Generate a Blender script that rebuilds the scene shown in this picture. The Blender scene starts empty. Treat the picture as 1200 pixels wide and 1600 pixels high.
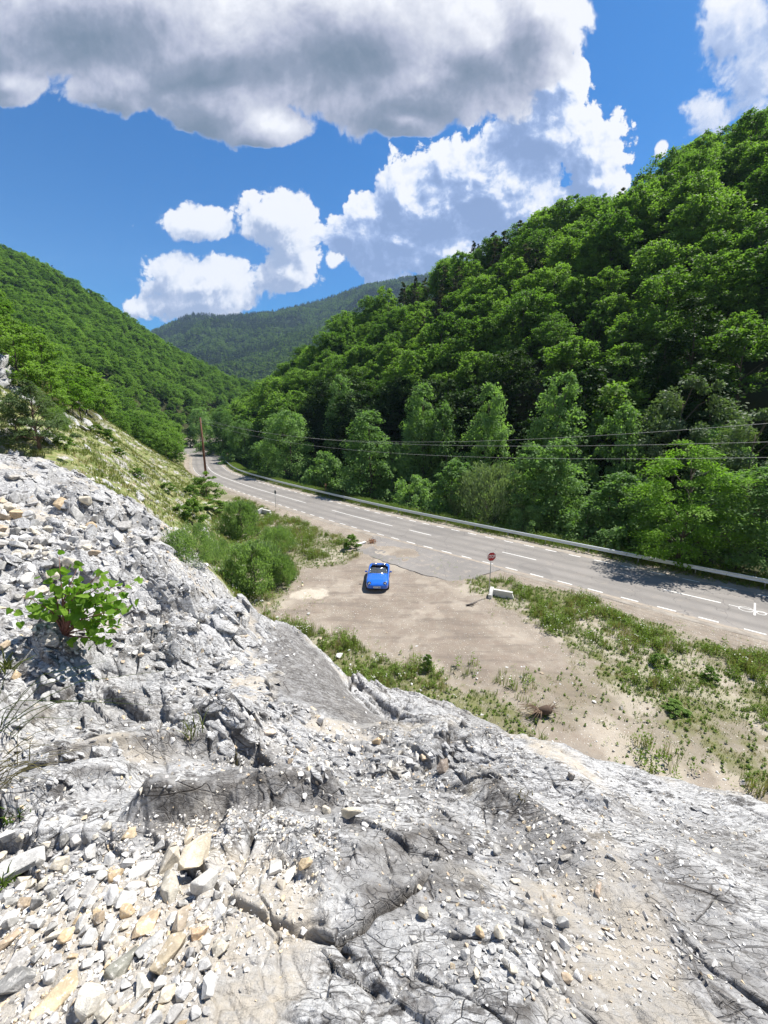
import bpy, math, random
import numpy as np
from mathutils import Vector, Matrix
R = math.radians
scene = bpy.context.scene
col = scene.collection
# ------------------------------------------------------------ camera
HAZE = True
PITCH = 13.0; FPX = 620.0; CH = 12.0            # focal length in photo pixels (photo 1200x1600), height above the lay-by
cam_d = bpy.data.cameras.new('camera'); cam = bpy.data.objects.new('camera', cam_d); col.objects.link(cam)
cam.location = (0, 0, CH); cam.rotation_euler = (R(90 - PITCH), 0, 0)
cam_d.sensor_fit = 'HORIZONTAL'; cam_d.sensor_width = 36; cam_d.lens = 36 * FPX / 1200
cam_d.clip_start = 0.05; cam_d.clip_end = 30000
scene.camera = cam
scene.render.resolution_x = 768; scene.render.resolution_y = 1024
scene.view_settings.view_transform = 'Standard'; scene.view_settings.look = 'None'
scene.view_settings.exposure = 1.15; scene.view_settings.gamma = 1
scene.cycles.max_bounces = 7; scene.cycles.diffuse_bounces = 3; scene.cycles.transmission_bounces = 5; scene.cycles.volume_bounces = 0
# ------------------------------------------------------------ sun
SUN = Vector((0.848, 0.530, 0)) * math.cos(R(59)) + Vector((0, 0, math.sin(R(59))))
ld = bpy.data.lights.new('sun', 'SUN'); ld.energy = 4.6; ld.angle = R(0.53); ld.color = (1.0, 0.96, 0.89)
lo = bpy.data.objects.new('sun', ld); col.objects.link(lo)
lo.rotation_euler = (-SUN).to_track_quat('-Z', 'Y').to_euler(); lo.location = (60, 45, 130)

# ------------------------------------------------------------ node helper
class NT:
    def __init__(s, tree): s.t = tree; s.n = tree.nodes; s.l = tree.links
    def new(s, ty, **kw):
        nd = s.n.new(ty)
        for k, v in kw.items(): setattr(nd, k, v)
        return nd
    def put(s, sock, v):
        if isinstance(v, bpy.types.NodeSocket): s.l.new(v, sock)
        elif v is not None:
            try: sock.default_value = v
            except Exception: sock.default_value = tuple(v) + (1,)
    def m(s, op, a, b=None, c=None, clamp=False):
        nd = s.new('ShaderNodeMath', operation=op); nd.use_clamp = clamp
        s.put(nd.inputs[0], a); s.put(nd.inputs[1], b)
        if c is not None: s.put(nd.inputs[2], c)
        return nd.outputs[0]
    def v(s, op, a, b=None, sc=None):
        nd = s.new('ShaderNodeVectorMath', operation=op)
        s.put(nd.inputs[0], a)
        if b is not None: s.put(nd.inputs[1], b)
        if sc is not None: s.put(nd.inputs['Scale'], sc)
        return nd.outputs['Value'] if op in ('LENGTH', 'DOT_PRODUCT', 'DISTANCE') else nd.outputs[0]
    def noise(s, vec, scale, detail=4, rough=0.55, dist=0.0, lac=2.0, out='Fac', dim='3D'):
        nd = s.new('ShaderNodeTexNoise', noise_dimensions=dim)
        s.put(nd.inputs['Vector'], vec); nd.inputs['Scale'].default_value = scale; nd.inputs['Detail'].default_value = detail
        nd.inputs['Roughness'].default_value = rough; nd.inputs['Distortion'].default_value = dist; nd.inputs['Lacunarity'].default_value = lac
        return nd.outputs[out]
    def vor(s, vec, scale, feature='F1', out='Distance', rand=1.0, smooth=None):
        nd = s.new('ShaderNodeTexVoronoi', feature=feature)
        s.put(nd.inputs['Vector'], vec); nd.inputs['Scale'].default_value = scale; nd.inputs['Randomness'].default_value = rand
        if smooth is not None: nd.inputs['Smoothness'].default_value = smooth
        return nd.outputs[out]
    def mr(s, x, a, b, c=0.0, d=1.0, smooth=True):
        nd = s.new('ShaderNodeMapRange'); nd.interpolation_type = 'SMOOTHSTEP' if smooth else 'LINEAR'; nd.clamp = True
        s.put(nd.inputs[0], x)
        for i, q in enumerate((a, b, c, d)): s.put(nd.inputs[i + 1], q)
        return nd.outputs[0]
    def mix(s, f, a, b, blend='MIX'):
        nd = s.new('ShaderNodeMix', data_type='RGBA', blend_type=blend)
        s.put(nd.inputs['Factor'], f); s.put(nd.inputs['A'], a if isinstance(a, bpy.types.NodeSocket) else tuple(a) + (1,))
        s.put(nd.inputs['B'], b if isinstance(b, bpy.types.NodeSocket) else tuple(b) + (1,))
        return nd.outputs['Result']
    def attr(s, name, out='Fac'):
        nd = s.new('ShaderNodeAttribute', attribute_name=name); return nd.outputs[out]
def mat_new(name):
    m = bpy.data.materials.new(name); m.use_nodes = True; m.node_tree.nodes.clear(); return m, NT(m.node_tree)
def finish(N, colr, rough=0.9, bump=None, bstr=0.5, bdist=0.02, spec=0.3, metal=0.0, extra=None):
    p = N.new('ShaderNodeBsdfPrincipled'); o = N.new('ShaderNodeOutputMaterial')
    N.put(p.inputs['Base Color'], colr if isinstance(colr, bpy.types.NodeSocket) else tuple(colr) + (1,))
    N.put(p.inputs['Roughness'], rough); p.inputs['Specular IOR Level'].default_value = spec; N.put(p.inputs['Metallic'], metal)
    for k, v in (extra or {}).items(): N.put(p.inputs[k], v)
    if bump is not None:
        b = N.new('ShaderNodeBump'); b.inputs['Strength'].default_value = bstr; b.inputs['Distance'].default_value = bdist
        N.put(b.inputs['Height'], bump); N.l.new(b.outputs[0], p.inputs['Normal'])
    N.l.new(p.outputs[0], o.inputs['Surface'])
def simple(name, c, rough=0.6, metal=0.0, spec=0.4, var=0.12, vs=6.0, extra=None, bs=0.15):
    m, N = mat_new(name); g = N.new('ShaderNodeTexCoord').outputs['Object']
    f = N.noise(g, vs, 5, 0.6)
    cc = N.mix(f, tuple(x * (1 - var) for x in c), tuple(min(1, x * (1 + var)) for x in c))
    finish(N, cc, rough, N.noise(g, vs * 4, 3), bs, 0.005, spec, metal, extra); return m

# ------------------------------------------------------------ world: Nishita sky and drifting cumulus
world = bpy.data.worlds.new('World'); scene.world = world; world.use_nodes = True
def build_world():
    t = world.node_tree; t.nodes.clear(); N = NT(t)
    sky = N.new('ShaderNodeTexSky', sky_type='NISHITA'); sky.sun_disc = False
    sky.sun_elevation = R(59); sky.sun_rotation = math.atan2(SUN.x, SUN.y); sky.altitude = 600; sky.air_density = 1.0; sky.dust_density = 0.45; sky.ozone_density = 2.0
    hs = N.new('ShaderNodeHueSaturation'); hs.inputs['Saturation'].default_value = 1.45; N.l.new(sky.outputs[0], hs.inputs['Color'])
    d = N.new('ShaderNodeTexCoord').outputs['Generated']
    sep = N.new('ShaderNodeSeparateXYZ'); N.l.new(d, sep.inputs[0])
    y = N.m('MAXIMUM', N.m('ABSOLUTE', sep.outputs[1]), 0.08)
    comb = N.new('ShaderNodeCombineXYZ'); N.l.new(N.m('DIVIDE', sep.outputs[0], y), comb.inputs[0]); N.l.new(N.m('DIVIDE', sep.outputs[2], y), comb.inputs[1])
    P = comb.outputs[0]                                              # where a direction meets the cloud field
    def ab(u, v):
        dx = (u - 600) / FPX; dy = (800 - v) / FPX; s, c = math.sin(R(PITCH)), math.cos(R(PITCH))
        Y = c + s * dy; Z = -s + c * dy; return dx / Y, Z / Y
    dark = [(-60, 30, 220, 105), (150, 10, 330, 130), (360, 70, 300, 100), (330, 150, 110, 75), (415, 195, 70, 34), (560, 60, 300, 135), (650, 130, 190, 80), (760, 60, 150, 95), (840, 20, 90, 80), (180, 120, 100, 60), (20, 120, 60, 40), (640, 190, 60, 28)]
    mid = [(690, 330, 100, 100), (575, 335, 42, 50), (620, 385, 100, 60), (760, 300, 130, 100), (850, 215, 95, 90), (915, 235, 62, 85), (850, 130, 60, 50), (800, 330, 110, 70), (925, 290, 55, 42), (688, 260, 26, 42), (640, 295, 38, 45), (735, 260, 40, 40), (545, 385, 45, 45), (720, 400, 150, 45), (890, 120, 40, 45)]
    cum = [(425, 345, 70, 50), (455, 385, 48, 62), (385, 320, 28, 24), (300, 360, 62, 27), (330, 445, 88, 38), (265, 420, 36, 32), (320, 472, 85, 24), (450, 440, 60, 28), (480, 420, 26, 40), (215, 480, 32, 20), (520, 415, 18, 18)]
    rt = [(1150, 40, 62, 60), (1190, 100, 70, 80), (1120, 165, 42, 45), (1045, 216, 10, 12), (1230, 20, 70, 110)]
    def group_field():
        ng = bpy.data.node_groups.new('cumulus_field', 'ShaderNodeTree'); ng.interface.new_socket('Vector', in_out='INPUT', socket_type='NodeSocketVector')
        for k in ('dark', 'mid', 'cum', 'right'): ng.interface.new_socket(k, in_out='OUTPUT', socket_type='NodeSocketFloat')
        Q = NT(ng); gi = Q.new('NodeGroupInput'); go = Q.new('NodeGroupOutput'); P = gi.outputs[0]
        w1 = Q.v('SUBTRACT', Q.noise(P, 3.0, 3, 0.55, out='Color'), (0.5, 0.5, 0.5))
        Pw = Q.v('ADD', P, Q.v('SCALE', w1, sc=0.13))
        def blob(u, v, ru, rv):
            a, b = ab(u, v); a1, b1 = ab(u + ru, v); a2, b2 = ab(u, v - rv)
            e = Q.v('MULTIPLY', Q.v('SUBTRACT', Pw, (a, b, 0)), (1 / abs(a1 - a), 1 / abs(b2 - b), 0))
            return Q.m('SUBTRACT', 1.0, Q.v('LENGTH', e))
        def vorf(vec, sc, det, rough):
            nd = Q.new('ShaderNodeTexVoronoi', feature='F1', voronoi_dimensions='2D', normalize=True); Q.put(nd.inputs['Vector'], vec)
            nd.inputs['Scale'].default_value = sc; nd.inputs['Detail'].default_value = det; nd.inputs['Roughness'].default_value = rough; nd.inputs['Lacunarity'].default_value = 2.3
            return nd.outputs['Distance']
        w2 = Q.v('SUBTRACT', Q.noise(P, 22.0, 3, 0.6, out='Color'), (0.5, 0.5, 0.5)); Pb = Q.v('ADD', Pw, Q.v('SCALE', w2, sc=0.022))
        bil = Q.m('SUBTRACT', 0.42, vorf(Pb, 8.5, 3.0, 0.62))
        nz = Q.m('SUBTRACT', Q.noise(Pw, 6.0, 8, 0.60), 0.5); nl = Q.m('SUBTRACT', Q.noise(P, 3.2, 4, 0.55), 0.5)
        nf = Q.m('SUBTRACT', Q.noise(Pw, 30.0, 6, 0.68), 0.5)
        ng_ = Q.m('SUBTRACT', Q.noise(Pw, 15.0, 7, 0.62), 0.5)
        hard = Q.m('ADD', Q.m('MULTIPLY', ng_, 0.85), Q.m('ADD', Q.m('MULTIPLY', bil, 1.15), Q.m('ADD', Q.m('MULTIPLY', nz, 1.25), Q.m('ADD', Q.m('MULTIPLY', nf, 0.45), Q.m('MULTIPLY', nl, 0.7)))))
        soft = Q.m('ADD', Q.m('MULTIPLY', bil, 0.75), Q.m('ADD', Q.m('MULTIPLY', nz, 1.15), Q.m('ADD', Q.m('MULTIPLY', nf, 0.35), Q.m('MULTIPLY', nl, 0.8))))
        for i, (bl, k, ed) in enumerate(((dark, 1.35, soft), (mid, 0.95, hard), (cum, 0.80, hard), (rt, 0.85, hard))):
            cur = None
            for q in bl:
                x = blob(*q); cur = x if cur is None else Q.m('SMOOTH_MAX', cur, x, 0.22)
            Q.l.new(Q.m('ADD', Q.m('ADD', Q.m('MULTIPLY', cur, k), ed), (0.0, 0.03, 0.0, 0.03)[i]), go.inputs[i])
        return ng
    ng = group_field()
    def call(vec):
        nd = N.new('ShaderNodeGroup'); nd.node_tree = ng; N.l.new(vec, nd.inputs[0]); return nd.outputs
    A = call(P); B = call(N.v('ADD', P, (0.012, 0.016, 0))); Cc = call(N.v('ADD', P, (0.040, 0.055, 0)))
    def lit(i, k1, k2):                                              # how much thinner the cloud gets towards the sun
        return N.m('ADD', N.m('MULTIPLY', N.m('SUBTRACT', A[i], B[i]), k1), N.m('MULTIPLY', N.m('SUBTRACT', A[i], Cc[i]), k2))
    def ramp(x, cols):
        rp = N.new('ShaderNodeValToRGB'); N.l.new(x, rp.inputs[0]); cr = rp.color_ramp
        while len(cr.elements) < len(cols): cr.elements.new(0.5)
        for e, (p, c) in zip(cr.elements, cols): e.position = p; e.color = tuple(c) + (1,)
        return rp.outputs[0]
    def tone(i, thick, k1, k2, bias, cols):
        th = N.mr(A[i], 0.05, thick, 0, 1, False)
        x = N.m('ADD', N.m('SUBTRACT', bias, N.m('MULTIPLY', th, 0.62)), lit(i, k1, k2), clamp=True); return ramp(x, cols)
    tD = tone(0, 1.45, 0.35, 0.50, 0.88, [(0, (0.15, 0.20, 0.265)), (0.20, (0.18, 0.23, 0.30)), (0.42, (0.28, 0.32, 0.41)), (0.60, (0.48, 0.50, 0.61)), (0.82, (0.74, 0.75, 0.82)), (1, (0.97, 0.97, 1.0))])
    tM = tone(1, 0.85, 1.1, 0.75, 0.74, [(0, (0.24, 0.34, 0.58)), (0.30, (0.32, 0.43, 0.70)), (0.52, (0.50, 0.60, 0.84)), (0.72, (0.80, 0.85, 0.97)), (1, (1.0, 1.0, 1.0))])
    tC = tone(2, 0.8, 1.0, 0.9, 0.78, [(0, (0.36, 0.44, 0.62)), (0.35, (0.52, 0.58, 0.74)), (0.62, (0.78, 0.82, 0.91)), (1, (0.98, 0.98, 1.0))])
    tR = tone(3, 1.0, 0.6, 0.5, 0.80, [(0, (0.30, 0.40, 0.64)), (0.4, (0.46, 0.56, 0.80)), (0.68, (0.76, 0.81, 0.94)), (1, (0.98, 0.98, 1.0))])
    aD = N.mr(A[0], 0.02, 0.22); aM = N.mr(A[1], 0.04, 0.17); aC = N.mr(A[2], 0.02, 0.22); aR = N.mr(A[3], 0.0, 0.40)
    bg = N.new('ShaderNodeBackground'); bg.inputs['Strength'].default_value = SKY_K
    N.l.new(N.mix(1.0, hs.outputs[0], (0.60, 1.02, 1.13), 'MULTIPLY'), bg.inputs['Color'])
    colr = None; al = None
    for a, tcol in ((aR, tR), (aC, tC), (aM, tM), (aD, tD)):
        colr = tcol if colr is None else N.mix(a, colr, tcol)
        al = a if al is None else N.m('SUBTRACT', 1.0, N.m('MULTIPLY', N.m('SUBTRACT', 1.0, al), N.m('SUBTRACT', 1.0, a)))
    up = N.mr(sep.outputs[2], 0.0, 0.06)
    al = N.m('MULTIPLY', al, up)
    cb = N.new('ShaderNodeBackground'); cb.inputs['Strength'].default_value = CLOUD_K; N.l.new(colr, cb.inputs['Color'])
    mx = N.new('ShaderNodeMixShader'); N.l.new(al, mx.inputs[0]); N.l.new(bg.outputs[0], mx.inputs[1]); N.l.new(cb.outputs[0], mx.inputs[2])
    out = N.new('ShaderNodeOutputWorld'); N.l.new(mx.outputs[0], out.inputs['Surface'])
SKY_K = 0.056; CLOUD_K = 0.47
build_world()

# ------------------------------------------------------------ numbers: noise, pixels to places
def _hash(ix, iy, k):
    h = (ix.astype(np.int64) * 374761393 + iy.astype(np.int64) * 668265263 + k * 2246822519) & 0xFFFFFFFF
    h = ((h ^ (h >> 13)) * 1274126177) & 0xFFFFFFFF
    h = ((h ^ (h >> 16)) * 2654435761) & 0xFFFFFFFF
    return ((h ^ (h >> 15)) & 0xFFFFFF) / float(0xFFFFFF)
def vnoise(x, y, k=0):
    ix = np.floor(x); iy = np.floor(y); fx = x - ix; fy = y - iy
    u = fx * fx * fx * (fx * (fx * 6 - 15) + 10); v = fy * fy * fy * (fy * (fy * 6 - 15) + 10)
    a = _hash(ix, iy, k); b = _hash(ix + 1, iy, k); c = _hash(ix, iy + 1, k); d = _hash(ix + 1, iy + 1, k)
    return (a * (1 - u) + b * u) * (1 - v) + (c * (1 - u) + d * u) * v
def fbm(x, y, oct=5, k=0, gain=0.5, lac=2.03):
    s = 0; a = 1; t = 0
    for i in range(oct):
        s = s + a * vnoise(x, y, k + i * 7); t += a; a *= gain; x = x * lac + 17.1; y = y * lac - 9.3
    return s / t
def worley(x, y, k=0, jit=0.95):
    ix = np.floor(x); iy = np.floor(y)
    f1 = np.full(x.shape, 9.0); f2 = f1.copy(); cx = np.zeros(x.shape); cy = cx.copy(); cid = cx.copy()
    for dx in (-1, 0, 1):
        for dy in (-1, 0, 1):
            jx = ix + dx; jy = iy + dy
            px = jx + 0.5 + jit * (_hash(jx, jy, k) - 0.5); py = jy + 0.5 + jit * (_hash(jx, jy, k + 1) - 0.5)
            d = np.hypot(px - x, py - y); near = d < f1
            f2 = np.where(near, f1, np.minimum(f2, d))
            cx = np.where(near, px, cx); cy = np.where(near, py, cy); cid = np.where(near, _hash(jx, jy, k + 2), cid)
            f1 = np.where(near, d, f1)
    return f1, f2, cid, x - cx, y - cy
def sstep(x, a, b):
    t = np.clip((x - a) / (b - a), 0, 1); return t * t * (3 - 2 * t)
SP, CP = math.sin(R(PITCH)), math.cos(R(PITCH))
def ray(u, v):
    dx = (u - 600) / FPX; dy = (800 - v) / FPX; return dx, CP + SP * dy, -SP + CP * dy
def P3(u, v, t):
    a = ray(u, v); return (a[0] * t, a[1] * t, CH + a[2] * t)
def G(u, v, z=0.0):
    a = ray(u, v); t = (z - CH) / a[2]; return (a[0] * t, a[1] * t)
def tps_fit(P, z):
    P = np.array(P, float); z = np.array(z, float); n = len(P)
    d = np.hypot(P[:, None, 0] - P[None, :, 0], P[:, None, 1] - P[None, :, 1]) / 10 + 1e-9
    K = d * d * np.log(d); K[np.arange(n), np.arange(n)] = 1e-3 * 0 + 0
    K = d  # conical kernel: stays tame between sparse points
    A = np.zeros((n + 3, n + 3)); A[:n, :n] = np.sqrt(d * d + 0.02); A[:n, n] = 1; A[:n, n + 1:] = P / 10; A[n, :n] = 1; A[n + 1:, :n] = (P / 10).T
    w = np.linalg.solve(A, np.concatenate([z, np.zeros(3)]))
    return P, w
def tps_eval(fit, x, y):
    P, w = fit; n = len(P); sh = x.shape; x = x.ravel(); y = y.ravel(); out = np.full(x.size, w[n]) + w[n + 1] * x / 10 + w[n + 2] * y / 10
    for i in range(n):
        out += w[i] * np.sqrt(((x - P[i, 0]) ** 2 + (y - P[i, 1]) ** 2) / 100 + 0.02)
    return out.reshape(sh)
# ------------------------------------------------------------ road line (near edge line), measured on the ground
NX, NY = 0.671, 0.742
edge_pts = [(118, -66), (62.5, -16.4), (38.5, 5.3), (21.6, 20.9), (12.1, 29.5), (-3.5, 44.1), (-16.5, 58), (-29.8, 73.2), (-43, 91), (-54, 112), (-66, 137), (-83, 163), (-100, 190), (-108, 222), (-104, 260), (-90, 300), (-72, 370), (-60, 450)]
def catmull(pts, step=2.0):
    out = []; p = [np.array(q, float) for q in pts]; p = [2 * p[0] - p[1]] + p + [2 * p[-1] - p[-2]]
    for i in range(1, len(p) - 2):
        n = max(2, int(np.linalg.norm(p[i + 1] - p[i]) / step))
        for j in range(n):
            t = j / n
            out.append(0.5 * (2 * p[i] + (p[i + 1] - p[i - 1]) * t + (2 * p[i - 1] - 5 * p[i] + 4 * p[i + 1] - p[i + 2]) * t * t + (3 * p[i] - p[i - 1] - 3 * p[i + 1] + p[i + 2]) * t ** 3))
    out.append(p[-2]); return np.array(out)
EDGE = catmull(edge_pts, 4.0)
_seg = np.diff(EDGE, axis=0); _len = np.hypot(_seg[:, 0], _seg[:, 1]); ARC = np.concatenate([[0], np.cumsum(_len)])
_tan = np.vstack([_seg / _len[:, None], (_seg / _len[:, None])[-1:]])
NRM = np.stack([_tan[:, 1], -_tan[:, 0]], 1)                       # points away from the camera side
def road_d(x, y):
    """signed distance to the near edge line (positive beyond it, across the road) and arc length"""
    sh = x.shape; x = x.ravel(); y = y.ravel(); best = np.full(x.size, 1e9); sd = np.zeros(x.size); arc = np.zeros(x.size)
    for i in range(0, len(EDGE) - 1):
        a = EDGE[i]; t = np.clip(((x - a[0]) * _seg[i, 0] + (y - a[1]) * _seg[i, 1]) / _len[i] ** 2, 0, 1)
        ex = x - a[0] - t * _seg[i, 0]; ey = y - a[1] - t * _seg[i, 1]; d = ex * ex + ey * ey; m = d < best
        best = np.where(m, d, best); arc = np.where(m, ARC[i] + t * _len[i], arc)
        side = ex * NRM[i, 0] + ey * NRM[i, 1]; sd = np.where(m, np.sign(side), sd)
    return (np.sqrt(best) * sd).reshape(sh), arc.reshape(sh)
def at_road(arc, off):
    i = np.clip(np.searchsorted(ARC, arc) - 1, 0, len(EDGE) - 2); t = (arc - ARC[i]) / _len[i]
    p = EDGE[i] + _seg[i] * np.expand_dims(t, -1) if np.ndim(t) else EDGE[i] + _seg[i] * t
    nn = NRM[i] * (1 - t)[:, None] + NRM[i + 1] * t[:, None] if np.ndim(t) else NRM[i] * (1 - t) + NRM[i + 1] * t
    off = np.asarray(off); return p + nn * (off[:, None] if off.ndim else float(off))
# ------------------------------------------------------------ the shape of the land
LP = []                                                             # left (camera side) slope: x, y, z
def LR(u, v, t): LP.append(P3(u, v, t))
for u, v, t in [(600, 1600, 1.5), (600, 1400, 2.3), (600, 1300, 3.1), (600, 1200, 4.8), (600, 1165, 5.8),
                (1200, 1600, 1.9), (1200, 1400, 3.0), (1200, 1300, 4.6), (1200, 1262, 6.0),
                (900, 1600, 1.65), (900, 1400, 2.6), (900, 1300, 3.6), (900, 1230, 5.0), (900, 1190, 6.3), (760, 1160, 6.0), (1050, 1215, 6.2),
                (300, 1600, 1.5), (300, 1400, 2.2), (300, 1300, 2.9), (300, 1200, 4.2), (300, 1100, 6), (300, 1000, 9), (300, 900, 14.5), (300, 862, 17.5),
                (440, 975, 10.5), (420, 1050, 7.6), (500, 1060, 8.0), (560, 1120, 6.8), (450, 1200, 4.6), (640, 1092, 9.8), (700, 1105, 9.5), (740, 1140, 8.2), (600, 1110, 9.0),
                (0, 1600, 1.6), (0, 1400, 2.3), (0, 1200, 3.8), (0, 1100, 5), (0, 1000, 7), (0, 900, 10.5), (0, 800, 15), (0, 700, 25), (150, 900, 11.8), (150, 1050, 6.6), (150, 1300, 2.8),
                (150, 800, 17), (200, 785, 24), (100, 730, 25), (255, 828, 21), (200, 840, 17),
                (130, 652, 45), (200, 682, 65), (282, 722, 104), (200, 760, 30), (280, 800, 38), (280, 762, 50), (130, 700, 34), (320, 830, 37), (60, 640, 36), (0, 610, 31), (350, 800, 50),
                (240, 730, 62), (160, 690, 40), (60, 690, 27)]: LR(u, v, t)
LP += [(-2.5, 13.3, 0.3), (0, 12.2, 0), (4.5, 10.6, 0), (9.0, 8.6, 0), (13, 5, 0), (20, -3, 0), (36, -22, 0), (60, -48, 0), (-5.0, 17.0, 0.5), (-9.5, 22.0, 1.2), (-13, 28, 1.6), (-15, 34, 1.2), (-19, 43, 0.8), (-3, -4, 12.4), (-8, -2, 13), (3, -4, 10.6), (8, -6, 8.6),
       (-20, -8, 21), (-10, -20, 23), (10, -30, 22), (-40, 0, 30), (-50, 30, 30), (-60, -60, 70), (20, -60, 40), (60, -100, 45), (-70, 60, 34), (-35, 25, 18), (-25, 12, 15),
       (0, 17, -2), (-7, 25, -1.5), (8, 14, -2.5), (16, 8, -3), (-10, 32, -1.5), (-17, 50, -1), (30, -6, -3), (60, -38, -3), (100, -80, -3), (120, -140, 20)]
# toe along the far road and the wooded spur beyond the bend
LP += [(-30, 68, 0.0), (-40, 84, 0.2), (-50, 102, 0.2), (-60, 121, 0.3), (-73, 146, 0.3), (-90, 166, 0.4), (-110, 190, 0.5), (-120, 222, 0.5), (-116, 262, 0.5), (-100, 304, 0.6), (-86, 350, 0.6), (-22, 66, -3), (-38, 95, -3), (-55, 130, -3), (-95, 190, -3), (-100, 222, -3), (-95, 260, -3), (-80, 300, -3)]
def spur(u, v, t, tree=9): 
    p = P3(u, v, t); LP.append((p[0], p[1], p[2] - tree))
for q in [(0, 392, 330), (60, 408, 330), (110, 432, 330), (160, 466, 330), (200, 497, 335), (250, 530, 335), (300, 563, 340), (350, 585, 345), (395, 600, 350),
          (0, 500, 170), (60, 520, 170), (100, 560, 150), (150, 560, 185), (200, 580, 200), (250, 605, 225), (300, 620, 250), (350, 622, 290), (200, 640, 130), (250, 660, 145), (60, 590, 95), (0, 560, 90), (130, 610, 100), (200, 540, 260), (100, 480, 260), (0, 440, 250), (300, 590, 300)]: spur(*q)
LP += [(-340, 480, 90), (-240, 480, 60), (-130, 450, 25), (-40, 420, -2), (-500, 600, 150), (-500, 300, 190), (-300, 100, 150), (-400, -200, 200), (-40, 330, -3), (-20, 300, -3)]
LP = [p for p in LP]
LFIT = tps_fit([(p[0], p[1]) for p in LP], [p[2] for p in LP])
def n_edge(s): return np.interp(s, [-120, -40, -2, 10.8, 32, 71, 115, 169, 228, 252], [30, 30, 30, 30, 30.4, 34.3, 46.9, 66, 91, 123])
def right_hill(x, y):
    n = NX * x + NY * y; s = -NY * x + NX * y
    off = np.interp(s, [-50, 20, 70, 115, 170, 240], [26, 26, 23, 17, 15, 10])
    w = (fbm(n / 34 + 3, s / 30, 4, 11) - 0.5) * 12
    n0 = n_edge(s) + off
    sl = (n - n0 + w * 0.6) * 0.80
    cap = np.interp(s, [-200, -60, 11, 37, 60, 105, 130, 169, 200, 240], [172, 112, 82, 66, 63, 57, 40, 19, 4, -4]) + (fbm(n / 60, s / 22, 4, 5) - 0.5) * 14
    gul = (fbm(s / 17 + 0.15 * n / 17, n / 60, 3, 23) - 0.5) * 10 * sstep(sl, 2, 25)
    sl = sl - 6.5; sl = sl + 8.0 * sstep(sl, -1.0, 5.5)
    a = sl + gul; b = cap - 0.12 * np.maximum(0, n - 170)
    k = 6.0; h = np.clip(0.5 + 0.5 * (b - a) / k, 0, 1); z = b * (1 - h) + a * h - k * h * (1 - h)
    return z
FAZ = [-180, -75, -60, -41, -30.5, -28.2, -24, -20, -14, -9, -2.5, 3.3, 12, 30, 60, 120, 180]
FEL = [6, 8, 9, 9, 9.6, 10.8, 12.9, 13.0, 13.9, 15.2, 17.2, 18.1, 19, 20, 17, 8, 6]
def far_hills(x, y):
    r = np.hypot(x, y); az = np.degrees(np.arctan2(x, y))
    ridge = np.tan(np.radians(np.interp(az, FAZ, FEL)))
    nz = fbm(x / 260, y / 260, 5, 41) - 0.5; nf = fbm(x / 90, y / 90, 4, 61) - 0.5
    r1 = 2100; z1 = CH + (ridge * r1 - 26)
    up = np.clip((r - 620) / (r1 - 620), 0, 1.0) ** 1.15
    zb = up * z1 * (1 + 0.0 * nz) + nz * 150 * np.sin(np.clip(up, 0, 1) * math.pi) + nf * 40 * sstep(up, 0.03, 0.2) * (1 - sstep(up, 0.9, 1))
    zb = np.where(r > r1, z1 - (r - r1) * 0.15, zb)
    # nearer lit spur falling from the right
    el2 = np.interp(az, [-40, -29, -26.5, -18, -10, -3, 4, 20], [0, 2, 7.2, 9.4, 11.8, 14.2, 16.0, 17])
    r2 = 1350; z2 = np.tan(np.radians(el2)) * r2 - 10; u2 = np.clip((r - 600) / (r2 - 600), 0, 1) ** 1.1
    zs = u2 * z2 + nf * 26 * np.sin(u2 * math.pi); zs = np.where(r > r2, z2 - (r - r2) * 0.6, zs)
    front = sstep(az, -60, -34) * (1 - sstep(az, 22, 60))
    return np.maximum(zb, zs * front) * sstep(r, 600, 680) - 4 * (1 - sstep(r, 600, 680))
def H0(x, y):
    x = np.asarray(x, float); y = np.asarray(y, float); sh = x.shape; x = x.ravel(); y = y.ravel()
    r = np.hypot(x, y); out = np.zeros(x.size)
    near = r < 760
    if near.any():
        xn, yn = x[near], y[near]
        L = tps_eval(LFIT, xn, yn); rt = right_hill(xn, yn)
        rd, arc = road_d(xn, yn)
        floor = -2.4 * sstep(rd, 10.5, 15) * (1 - 0.25 * sstep(rd, 24, 30))
        lo = sstep(rd, -3.0, -0.8)
        L = L * (1 - lo) + np.minimum(L, floor - 0.5) * lo
        a = np.maximum(L, rt); k = 0.5
        h = np.clip(0.5 + 0.5 * (a - floor) / k, 0, 1); z = a * h + floor * (1 - h) + k * h * (1 - h) * 0.5
        z = np.where((rd > -1.2) & (rd < 9.5), np.maximum(floor, 0) , z)
        out[near] = z
    fr = r > 560
    if fr.any():
        w = sstep(r[fr], 600, 740); out[fr] = out[fr] * (1 - w) + far_hills(x[fr], y[fr]) * w
    return out.reshape(sh)
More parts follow.
